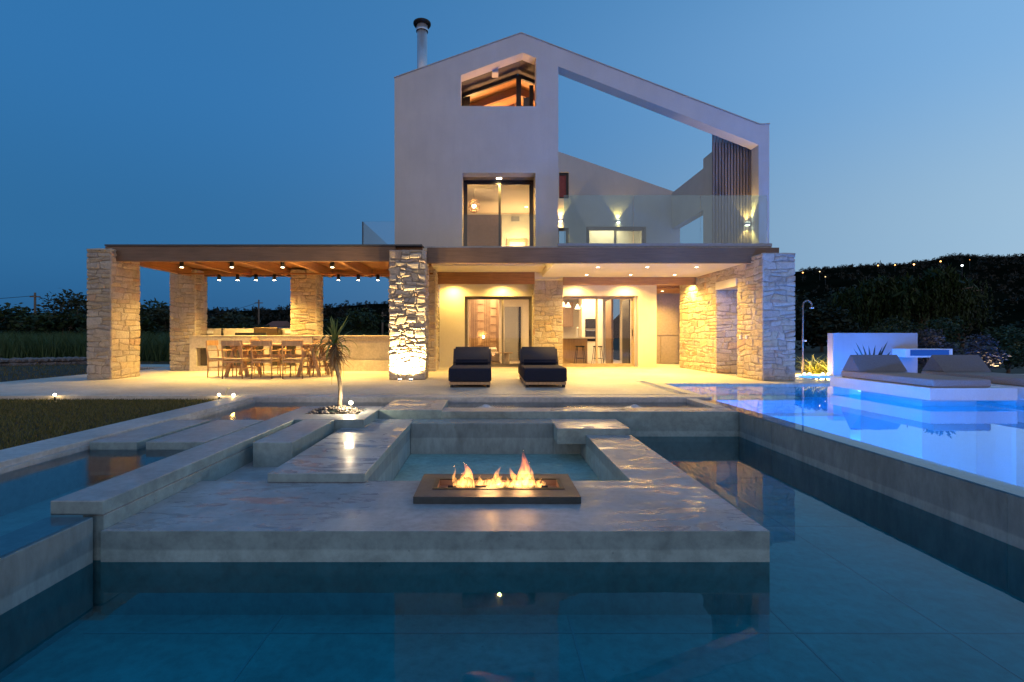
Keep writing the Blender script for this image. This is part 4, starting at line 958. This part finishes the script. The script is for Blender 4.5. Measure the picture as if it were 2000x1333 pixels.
# white wall with spout
WW = thing('garden_wall', 'white rendered feature wall with water spout beyond the pool', 'feature wall', (9.4, 11.9, 0))
MB().box(8.40, 10.46, 11.80, 12.0, -.02, 1.04).build('wall', plaster('garden_render', (.40, .38, .41)), WW)
MB().box(9.84, 10.95, 11.42, 11.799, .46, .66).build('spout', M['white'], WW)
MB().box(9.95, 10.85, 11.40, 11.419, .50, .64).build('spout_light', emit('blue_strip', (.03, .16, .9), .45), WW)
lamp('AREA', (9.2, 11.2, .05), 1.6, (.12, .22, 1.0), (R(125), 0, 0), WW, size=.6)
# shower
t = thing('outdoor_shower', 'slim steel outdoor shower pole with curved head beside the stone wall', 'shower', (7.82, 12.05, 0))
s_ = 944.4/12.05; X = (1568-955)/s_; pts = [(X, 12.05, 0), (X, 12.05, 1.72)]
for k in range(1, 9):
    a = math.pi*k/8; pts.append((X+.11-.11*math.cos(a), 12.05, 1.72+.13*math.sin(a)))
pts.append((X+.22, 12.05, 1.68)); MB().tube(pts, .020, 10).build('pole', simple('bronze_pole', (.20, .15, .12), .4, .6, bmp=0), t); MB().cyl((X+.22,12.05), .05, 1.65, 1.68, 14).build('shower_head', M['steel'], t)
MB().tube([(X,12.05,.85),(X+.06,12.0,.85)], .02, 8).build('valve', M['steel'], t)

# ================================================================== PLANTS
def blade(mb, base, az, el, L, w, bend, n=6, twist=0.0, fold=.25):
    p = Vector(base); d = Vector((math.cos(az)*math.cos(el), math.sin(az)*math.cos(el), math.sin(el))); side = Vector((-math.sin(az), math.cos(az), 0))
    prev = None; e = el
    for k in range(n+1):
        u = k/n; ww = w*(math.sin(math.pi*min(1, .25+u*.75))**.7 if u < .999 else 0.02)*(1 if u > .05 else .8)
        d = Vector((math.cos(az)*math.cos(e), math.sin(az)*math.cos(e), math.sin(e))); up = side.cross(d)
        i = len(mb.v); mb.v += [tuple(p-side*ww/2), tuple(p-up*ww*fold), tuple(p+side*ww/2)]
        if prev is not None:
            mb.f.append((prev, prev+1, i+1, i)); mb.sm.append(True); mb.f.append((prev+1, prev+2, i+2, i+1)); mb.sm.append(True)
        prev = i; p = p+d*(L/n); e -= bend/n*(.4+1.2*u)
# yucca
t = thing('yucca_tree', 'small yucca tree with spiky upright and drooping leaves growing in the planter', 'tree', (-1.92, 6.2, -.02))
sY = 944.4/6.2; wp = lambda px, py: ((px-955)/sY, 6.2, .95-(py-658)/sY)
trk = [wp(663,806), wp(664,780), wp(665,758), wp(662,738), wp(658,722), wp(654,705), wp(652,690), wp(654,672)]
MB().tube(trk, [.032, .027, .026, .025, .026, .03, .033, .03], 12).build('trunk', M['bark'], t)
cr = MB(); dl = MB(); rnd = random.Random(21); top = wp(654, 668)
for (px, py) in ((686,613),(642,618),(650,622),(672,628),(634,643),(660,622),(680,622),(646,632)):
    e = Vector(wp(px, py)); v = e-Vector(top); az = math.atan2(rnd.uniform(-.12, .12), v.x); el = math.atan2(v.z, abs(v.x))
    blade(cr, top, az, el, v.length, .030, .12)
for k in range(15):
    blade(cr, (top[0]+rnd.uniform(-.01,.01), top[1]+rnd.uniform(-.01,.01), top[2]+rnd.uniform(-.05,.0)), rnd.uniform(0, 6.28), rnd.uniform(.75, 1.45), rnd.uniform(.2, .36), .028, rnd.uniform(.05, .6))
for k in range(26):
    az = rnd.gauss(math.pi, .9) if k < 20 else rnd.uniform(-1, 1)
    blade(cr, (top[0], top[1], top[2]-.02-.002*k), az, rnd.uniform(.1, .9), rnd.uniform(.30, .52) if k < 24 else rnd.uniform(.2, .36), .024, rnd.uniform(2.2, 3.2), 9)
for k in range(150):
    z = rnd.uniform(.02, .32); b0 = wp(655, 668+z*100); blade(dl, (b0[0], 6.2, b0[2]), rnd.uniform(0, 6.28), rnd.uniform(-1.2, .1), rnd.uniform(.14, .34), .016, rnd.uniform(.4, 1.3), 5)
for px, y0, y1 in ((648,720,752),(671,700,738)):
    a = wp(px, y0); dl.tube([a, (a[0], a[1], wp(px, y1)[2])], .002, 4)
cr.build('crown', M['yucca'], t); dl.build('dry_leaves', M['dead'], t)
# strap leaved plants by the shower
k = 0
for px, Y, lb in ((1592, 12.6, 'striped strap-leaved clump lit from below, nearer the stone wall'), (1630, 12.3, 'striped strap-leaved clump lit from below, in front of the white wall')):
    X = (px-955)/944.4*Y; mb = MB(); rnd = random.Random(px)
    for q in range(110): blade(mb, (X+rnd.uniform(-.18,.18), Y+rnd.uniform(-.10,.10), 0), rnd.uniform(0, 6.28), rnd.uniform(.6, 1.4), rnd.uniform(.35, .70), .026, rnd.uniform(.8, 2.2))
    mb.build('strap_plant', M['strap'], label=lb, cat='plant', group='lit strap-leaved plants')
nms = ['first', 'second', 'third', 'fourth']
for q, px in enumerate((1571, 1581, 1607, 1618)):
    Y = 11.9; X = (px-955)/944.4*Y
    tt = thing('ground_light', '%s small ground light from the stone wall under the striped plants' % nms[q], 'garden light', (X, Y, 0), 0, 'ground lights under the striped plants')
    bb = MB(); bm = bmesh.new(); bmesh.ops.create_icosphere(bm, subdivisions=2, radius=.04); bb.bm(bm, True, Matrix.Translation((0,0,.03))); bb.build('bulb', emit('plant_bulb', (1, .85, .5), 4), tt, False)
    MB().cyl((0,0), .05, 0, .01, 12).build('base', M['black'], tt, False); lamp('POINT', (X, Y+.25, .10), 9, WARM, parent=tt, shadow_soft_size=.05)
# agave behind the sunbed
mb = MB(); Y = 10.6; s_ = 944.4/Y; X = (1702-955)/s_
for (px, py) in ((1673,668),(1686,672),(1698,675),(1708,674),(1732,666),(1722,676),(1668,680),(1690,688),(1740,684)):
    e = Vector(((px-955)/s_, Y, .95-(py-658)/s_)); v = e-Vector((X, Y, .1)); blade(mb, (X, Y, .1), 0 if v.x > 0 else math.pi, math.atan2(v.z, abs(v.x)), v.length, .07, .1)
mb.build('agave', M['agave'], label='dark spiky agave silhouetted against the blue lit wall', cat='plant')
def crown(mb, blobs, n, size, rnd, hang=0.0):
    tot = sum(b_[3]*b_[4]*b_[5] for b_ in blobs)
    for (cx, cy, cz, rx, ry, rz) in blobs:
        for k in range(int(n*rx*ry*rz/tot)):
            v = Vector((rnd.gauss(0, 1), rnd.gauss(0, 1), rnd.gauss(0, 1))).normalized()*(rnd.random()**.38)
            nn = .8+.45*noise.noise(Vector((v.x*2.3+cx, v.y*2.3+cy, v.z*2.3+cz)))
            p = Vector((cx+v.x*rx*nn, cy+v.y*ry*nn, cz+v.z*rz*nn)); s = size*rnd.uniform(.5, 1.4)
            a = Vector((rnd.gauss(0,1), rnd.gauss(0,1), rnd.gauss(0,1)*(.5) - hang*3)).normalized()*s*(1+hang*2); b2 = a.cross(Vector((rnd.gauss(0,1), rnd.gauss(0,1), rnd.gauss(0,1)))).normalized()*s*.45
            i = len(mb.v); mb.v += [tuple(p-a), tuple(p+b2), tuple(p+a), tuple(p-b2)]; mb.f.append((i, i+1, i+2, i+3)); mb.sm.append(False)
def tree(name, label, x, y, h, rad, seed, mat='leaf', n=2600, size=.13, trunk=.35, group=None, hang=0, zb=-.06):
    rnd = random.Random(seed); t = thing(name, label, 'tree' if h > 2.2 else 'shrub', (x, y, zb), 0, group)
    tk = MB(); th = h*trunk; tk.tube([(0,0,-.1), (.05*h*rnd.uniform(-1,1), 0, th), (.08*h*rnd.uniform(-1,1), 0, h*.75)], [h*.035, h*.025, h*.008], 8)
    bl = []
    nb = 9
    for k in range(nb):
        a = rnd.uniform(0, 6.28); rr = rad*rnd.uniform(.25, .68); zc = h*rnd.uniform(trunk+.08, .82); q = rad*rnd.uniform(.34, .55)
        c = (rr*math.cos(a), rr*math.sin(a), zc); bl.append((*c, q, q, min(q*.85, h*.24)))
        tk.tube([(0, 0, th*.8), (c[0]*.5, c[1]*.5, (th+zc)/2), c], [h*.014, h*.010, h*.004], 5)
    bl.append((0, 0, h*.72, rad*.6, rad*.6, h*.26))
    tk.build('trunk', M['bark'], t, False); c_ = MB(); crown(c_, bl, n, size, rnd, hang); c_.build('crown', M[mat], t, False); return t
# big willow on the right
rnd = random.Random(77); wt = thing('willow_tree', 'huge drooping willow tree dark behind the sunbeds', 'tree', (32, 36, -.06))
tk = MB().tube([(0,0,-.1),(.3,0,2.5),(0,.2,4.5)], [.45,.35,.15], 10)
for a in range(7): tk.tube([(.2,0,2.2),(2.2*math.cos(a), 2*math.sin(a), 4.2),(4*math.cos(a), 3*math.sin(a), 4.4)], [.16,.1,.04], 6)
tk.build('trunk', M['bark'], wt, False)
c_ = MB(); bl = [(rnd.uniform(-3.9,3.6), rnd.uniform(-2,2), 0, rnd.uniform(1.1,1.8), 1.4, rnd.uniform(.8,1.3)) for k in range(18)]
bl = [(a_, b_, rnd.uniform(3.0, 3.6)+1.75*math.cos(a_/4.0*1.35)**1.0*rnd.uniform(.5,1), d_, e_, f_) for (a_, b_, c0_, d_, e_, f_) in bl]
crown(c_, bl, 9000, .16, rnd, .5)
for k in range(900):
    b_ = rnd.choice(bl); x = b_[0]+rnd.uniform(-1,1)*b_[3]; y = b_[1]+rnd.uniform(-1,1)*b_[4]; z = b_[2]+rnd.uniform(-.3,.5)*b_[5]; LL = rnd.uniform(1.0, 3.0)
    for q in range(int(LL/.16)):
        p = Vector((x+.05*math.sin(q+k), y, z-q*.16))
        if p.z < .4: break
        s = .09; a = Vector((rnd.uniform(-.5,.5), rnd.uniform(-.5,.5), -1)).normalized()*s*1.5; b2 = Vector((rnd.uniform(-1,1), rnd.uniform(-1,1), 0)).normalized()*s*.5
        i = len(c_.v); c_.v += [tuple(p-a), tuple(p+b2), tuple(p+a), tuple(p-b2)]; c_.f.append((i,i+1,i+2,i+3)); c_.sm.append(False)
c_.build('crown', M['willow'], wt, False)
# garden shrubs right
sh = [(10.7,13.0,1.35,'leaf','bushy green shrub at the right end of the white wall'),(11.6,12.8,1.25,'lav','bush with pale lavender flowers behind the far sunbed'),(12.6,13.4,1.6,'leaf','tall leafy shrub behind the lavender bushes'),
      (12.6,12.4,1.1,'lav','lavender flowering bush, larger one behind the right sunbed'),(13.6,12.7,1.35,'leaf','leafy shrub near the right picture edge'),(13.9,12.1,.8,'leaf2','low lit shrub at the right picture edge'),(12.0,14.3,1.7,'leaf','dark shrub rising behind the white wall end')]
for k, (x, y, h, mt, lb) in enumerate(sh): tree('garden_shrub', lb, x, y, h, h*.55, 100+k, mt, 2600, .045, .1, 'shrubs in the garden bed', zb=-.02)
for k, (x, y, lb) in enumerate(((11.0, 12.05, 'added ground light in front of the bushes beside the white wall'), (12.4, 11.95, 'added ground light in front of the lavender bushes'), (13.7, 11.9, 'added ground light under the shrubs at the right picture edge'))):
    ground_spot(x, y, 0, lb, 9, (R(205), 0, 0), 130, 'added ground lights in the shrub bed')  # lamps added to give the shrub foliage warm light
tree('garden_shrub', 'reddish low shrub at the foot of the shower', 7.75, 12.9, .75, .5, 140, 'leaf2', 1500, .04, .1, 'shrubs in the garden bed', zb=-.02)
# background trees
bg = [(-34,40,5.0,4.2,'leaf2','bushy olive tree at the far left picture edge'),(-29.5,42,4.6,3.6,'leaf','olive tree beside the left utility pole'),(-25.5,38,3.6,3.0,'leaf2','low olive tree left of the front left pier'),
      (-21,40,3.3,3.0,'leaf2','round olive tree seen between the two left piers'),(-36,34,3.4,3.4,'leaf','dense bush in front of the far left olive'),(-30,34,2.9,3.0,'leaf','wide bush below the utility pole'),
      (-24.5,33,2.8,2.6,'leaf','low bush beside the front left pier'),(-11.6,44,3.8,3.3,'leaf','large round tree between rear middle pier and floodlit pier'),(-15.2,47,3.0,2.4,'leaf','round tree left of the rear middle pier'),(-23.2,46,2.6,2.4,'leaf2','low tree behind the outdoor counter, leftmost'),
      (-25,48,2.6,3.4,'leaf','wide low tree behind the rear left pier'),(-9.8,52,3.0,2.2,'leaf','small tree right of the large round one'),(-19.6,36,2.0,1.8,'leaf','low bush just above the barbecue hood')]
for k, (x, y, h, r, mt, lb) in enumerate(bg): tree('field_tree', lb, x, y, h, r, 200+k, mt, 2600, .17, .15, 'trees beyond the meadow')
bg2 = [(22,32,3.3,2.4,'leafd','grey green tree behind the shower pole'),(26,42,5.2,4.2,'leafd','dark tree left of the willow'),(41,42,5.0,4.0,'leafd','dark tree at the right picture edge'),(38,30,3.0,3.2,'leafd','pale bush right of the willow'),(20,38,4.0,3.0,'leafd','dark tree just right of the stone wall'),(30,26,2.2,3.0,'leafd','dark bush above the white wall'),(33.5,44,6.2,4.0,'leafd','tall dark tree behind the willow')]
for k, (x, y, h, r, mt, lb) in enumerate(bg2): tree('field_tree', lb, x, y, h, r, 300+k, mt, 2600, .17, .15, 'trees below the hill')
# grass
def grass(name, label, n, xr, yr, h, w, mat, seed, ok=lambda x, y: True, zb=-.06):
    rg = np.random.RandomState(seed); mb = MB()
    x = rg.uniform(*xr, n); y = rg.uniform(*yr, n); hh = rg.uniform(h[0], h[1], n); a = rg.uniform(0, 6.28, n); ln = rg.normal(0, .35, (n, 2))
    for i in range(n):
        if not ok(x[i], y[i]): continue
        dx, dy = math.cos(a[i])*w, math.sin(a[i])*w; H_ = hh[i]; k = len(mb.v); lx, ly = ln[i]*H_
        mb.v += [(x[i]-dx, y[i]-dy, zb), (x[i]+dx, y[i]+dy, zb), (x[i]+dx*.6+lx*.4, y[i]+dy*.6+ly*.4, zb+H_*.6), (x[i]-dx*.6+lx*.4, y[i]-dy*.6+ly*.4, zb+H_*.6), (x[i]+lx, y[i]+ly, zb+H_)]
        mb.f += [(k, k+1, k+2, k+3), (k+3, k+2, k+4)]; mb.sm += [False, False]
    return mb.build(name, mat, kind='stuff', label=label)
grass('lawn_grass', 'short dark lawn grass beside the kerb', 46000, (-8.6, -4.12), (3.4, 7.72), (.015, .045), .004, M['grass'], 1)
grass('meadow_grass', 'tall unmown meadow grass behind the pergola', 26000, (-32, -5), (19.5, 27), (.7, 1.35), .018, M['tall'], 2, lambda x, y: x < -.55*y+8)
grass('verge_grass', 'dry grass verge between deck and meadow', 9000, (-22, -10.3), (8, 19.5), (.02, .07), .008, M['grass'], 3)
# dry stone edging in the meadow
rnd = random.Random(8); eb = MB()
for k in range(60):
    u = k/59; px = -40+u*215; Y = 16.3+u*1.6; X = (px-955)/944.4*Y
    for q in range(2):
        bm = bmesh.new(); bmesh.ops.create_icosphere(bm, subdivisions=1, radius=1); r = rnd.uniform(.10, .2)
        eb.bm(bm, False, Matrix.Translation((X+rnd.uniform(-.05,.05), Y, -.02+q*.14)) @ Matrix.Rotation(rnd.random()*6, 4, 'Z') @ Matrix.Diagonal((r*1.2, r*.8, r*.55, 1)))
eb.build('stone_edging', simple('field_stone', (.16, .15, .15), .95, scale=9, var=.3, bmp=.4), label='low rubble edging along the meadow at far left', cat='stone edging')
# hills
def hill(name, ridge, Yr, Y0, seed, mat, depth=120):
    mb = MB(); rg = random.Random(seed); cols = []
    for (px, py) in ridge:
        col = []
        for k in range(9):
            u = k/8; Y = Y0+(Yr-Y0)*u; zr_ = .95+(658-py)/944.4*Yr; z = -.3+(zr_+.3)*u**1.25
            X = (px-955)/944.4*Yr
            col.append((X, Y, z))
        col.append((X, Yr+depth, -2)); cols.append(col)
    for c in cols: mb.v += c
    m_ = len(cols[0])
    for a in range(len(cols)-1):
        for k in range(m_-1): i = a*m_+k; mb.f.append((i, i+m_, i+m_+1, i+1)); mb.sm.append(True)
    return struct(name, mb, mat), cols
rr = [(1250,575),(1400,552),(1555,531),(1600,526),(1650,522),(1700,521),(1760,517),(1800,513),(1840,504),(1870,499),(1905,503),(1950,503),(2000,501),(2100,500),(2300,515),(2600,540)]
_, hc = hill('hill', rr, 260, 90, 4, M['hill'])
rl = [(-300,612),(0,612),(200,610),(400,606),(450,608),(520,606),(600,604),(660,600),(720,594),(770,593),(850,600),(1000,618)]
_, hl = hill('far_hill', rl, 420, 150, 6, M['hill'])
# hill trees as one mass
rnd = random.Random(55); ht = MB()
def interp(cols, a, k):
    i = min(int(a), len(cols)-2); f = a-i; j = min(int(k), 7); h_ = k-j
    P = lambda c, r: Vector(cols[c][r])
    return (P(i,j)*(1-f)+P(i+1,j)*f)*(1-h_)+(P(i,j+1)*(1-f)+P(i+1,j+1)*f)*h_
for cols, n, sz in ((hc, 1500, 2.3), (hl, 420, 4.2)):
    for q in range(n):
        ridge = q < n*.45
        a = rnd.uniform(0, len(cols)-1.001); k = rnd.uniform(7.75, 7.999) if ridge else rnd.uniform(2, 7.9)
        p = interp(cols, a, k); s = sz*rnd.uniform(.25, .75 if ridge else 1.3)*(1.25 if rnd.random() < .1 else 1)
        hh = s*rnd.uniform(.7, 1.8)
        for w_ in range(26):
            v = Vector((rnd.gauss(0,1), rnd.gauss(0,1), rnd.gauss(0,1))).normalized()*rnd.random()**.4
            c = p+Vector((v.x*s*.5, v.y*s*.5, hh*.35+v.z*hh*.45)); L_ = s*.22
            a1 = Vector((rnd.gauss(0,1), rnd.gauss(0,.4), rnd.gauss(0,1))).normalized()*L_; b1 = Vector((rnd.gauss(0,1), rnd.gauss(0,.4), rnd.gauss(0,1))).normalized()*L_
            ht.poly([c-a1, c+b1, c+a1])
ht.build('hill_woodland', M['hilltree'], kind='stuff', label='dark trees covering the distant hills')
def hill_light(px, py, Y, r, c, s, label):
    e_ = (658-py)/944.4; xr = px; zr_ = None
    for q in range(len(rr)-1):
        if rr[q][0] <= xr <= rr[q+1][0]: f_ = (xr-rr[q][0])/(rr[q+1][0]-rr[q][0]); zr_ = .95+(658-(rr[q][1]*(1-f_)+rr[q+1][1]*f_))/944.4*260
    Y = 258
    while Y > 120 and .95+e_*Y < -.3+(zr_+.3)*((Y-90)/170)**1.25+1.5: Y -= 2
    Y -= 6
    k = 944.4/Y; t = thing('hill_lamp', label, 'street lamp', ((px-955)/k, Y, .95+(658-py)/k-4), 0, 'lamps on the far hill')
    bb = MB(); bm = bmesh.new(); bmesh.ops.create_icosphere(bm, subdivisions=2, radius=r*.68); bb.bm(bm, True, Matrix.Translation((0,0,4))); bb.build('bulb', emit('far_lamp', c, s), t, False)
    MB().tube([(0,.0,-5),(0,0,3.8)], .10, 6).build('post', M['black'], t, False)
OR = (1, .42, .12)
for px, py, r, c, s, lb in ((1568,533,.45,OR,5,'orange lamp on the hill closest to the stone wall'),(1601,531,.32,(1,.7,.35),4,'small yellow lamp on the hill, second from the stone wall'),(1612,541,.35,(1,.7,.35),2,'small yellow lamp lower on the hill slope near the stone wall'),
        (1715,519,.42,OR,6,'orange lamp on the hilltop above the left of the willow'),(1748,518,.40,OR,6,'orange lamp on the hilltop, left of the brightest orange one'),(1785,517,.50,(1,.5,.18),8,'brightest orange lamp on the hilltop above the willow'),
        (1837,511,.46,OR,7,'orange lamp on the ridge below the tallest tree clump'),(1879,519,.55,(.85,.95,1),8,'white lamp on the hillside above the willow'),(1894,508,.25,OR,2,'faint orange lamp on the ridge right of the white lamp')):
    hill_light(px, py, 248, r, c, s, lb)
# utility poles and wires
def pole(px, pyt, Y, label):
    k = 944.4/Y; X = (px-955)/k; zt = .95+(658-pyt)/k; t = thing('utility_pole', label, 'utility pole', (X, Y, -.06), 0, 'wooden utility poles in the fields')
    MB().tube([(X, Y, -.06), (X, Y, zt)], [.13, .09], 8).build('pole', M['bark'], t); MB().box(X-.5, X+.5, Y-.05, Y+.05, zt-.45, zt-.35).build('crossarm', M['bark'], t); return Vector((X, Y, zt-.3))
p1 = pole(68.5, 572, 48, 'thin wooden utility pole at the far left above the olive trees'); p2 = pole(505.5, 586, 62, 'wooden utility pole seen above the outdoor counter'); p3 = pole(747, 610, 60, 'short utility pole between the yucca and the floodlit pier')
wr = MB()
def wire(a, b_, sag): wr.tube([a.lerp(b_, q/16)+Vector((0,0,-sag*4*(q/16)*(1-q/16))) for q in range(17)], .022, 4)
wire(p1, p2, 2.2); wire(p2, p2+Vector((-14, 30, -1.5)), 1.0); wire(p1, p1+Vector((-30, -4, .5)), 1)
wr.build('overhead_wire', M['black'], label='sagging overhead wire strung between the utility poles', cat='wire')
# far house
t = thing('cottage', 'small white cottage with a red roof far behind the outdoor counter', 'house', (-30, 68, 0)); k = 944.4/68; X = (537-955)/k
MB().box(X-.75, X+.85, 68, 72, -.1, 2.35).build('wall', M['white'], t)
rf = MB(); xa, xb = X-1.5, X+1.2
rf.poly([(xa,67.7,2.36),(xb,67.7,2.36),(xb-.3,70,3.2),(xa+.3,70,3.2)]); rf.poly([(xa,72.3,2.36),(xb,72.3,2.36),(xb-.3,70,3.2),(xa+.3,70,3.2)]); rf.poly([(xa,67.7,2.36),(xa,72.3,2.36),(xa+.3,70,3.2)]); rf.poly([(xb,67.7,2.36),(xb,72.3,2.36),(xb-.3,70,3.2)])
rf.build('roof', M['roof'], t)
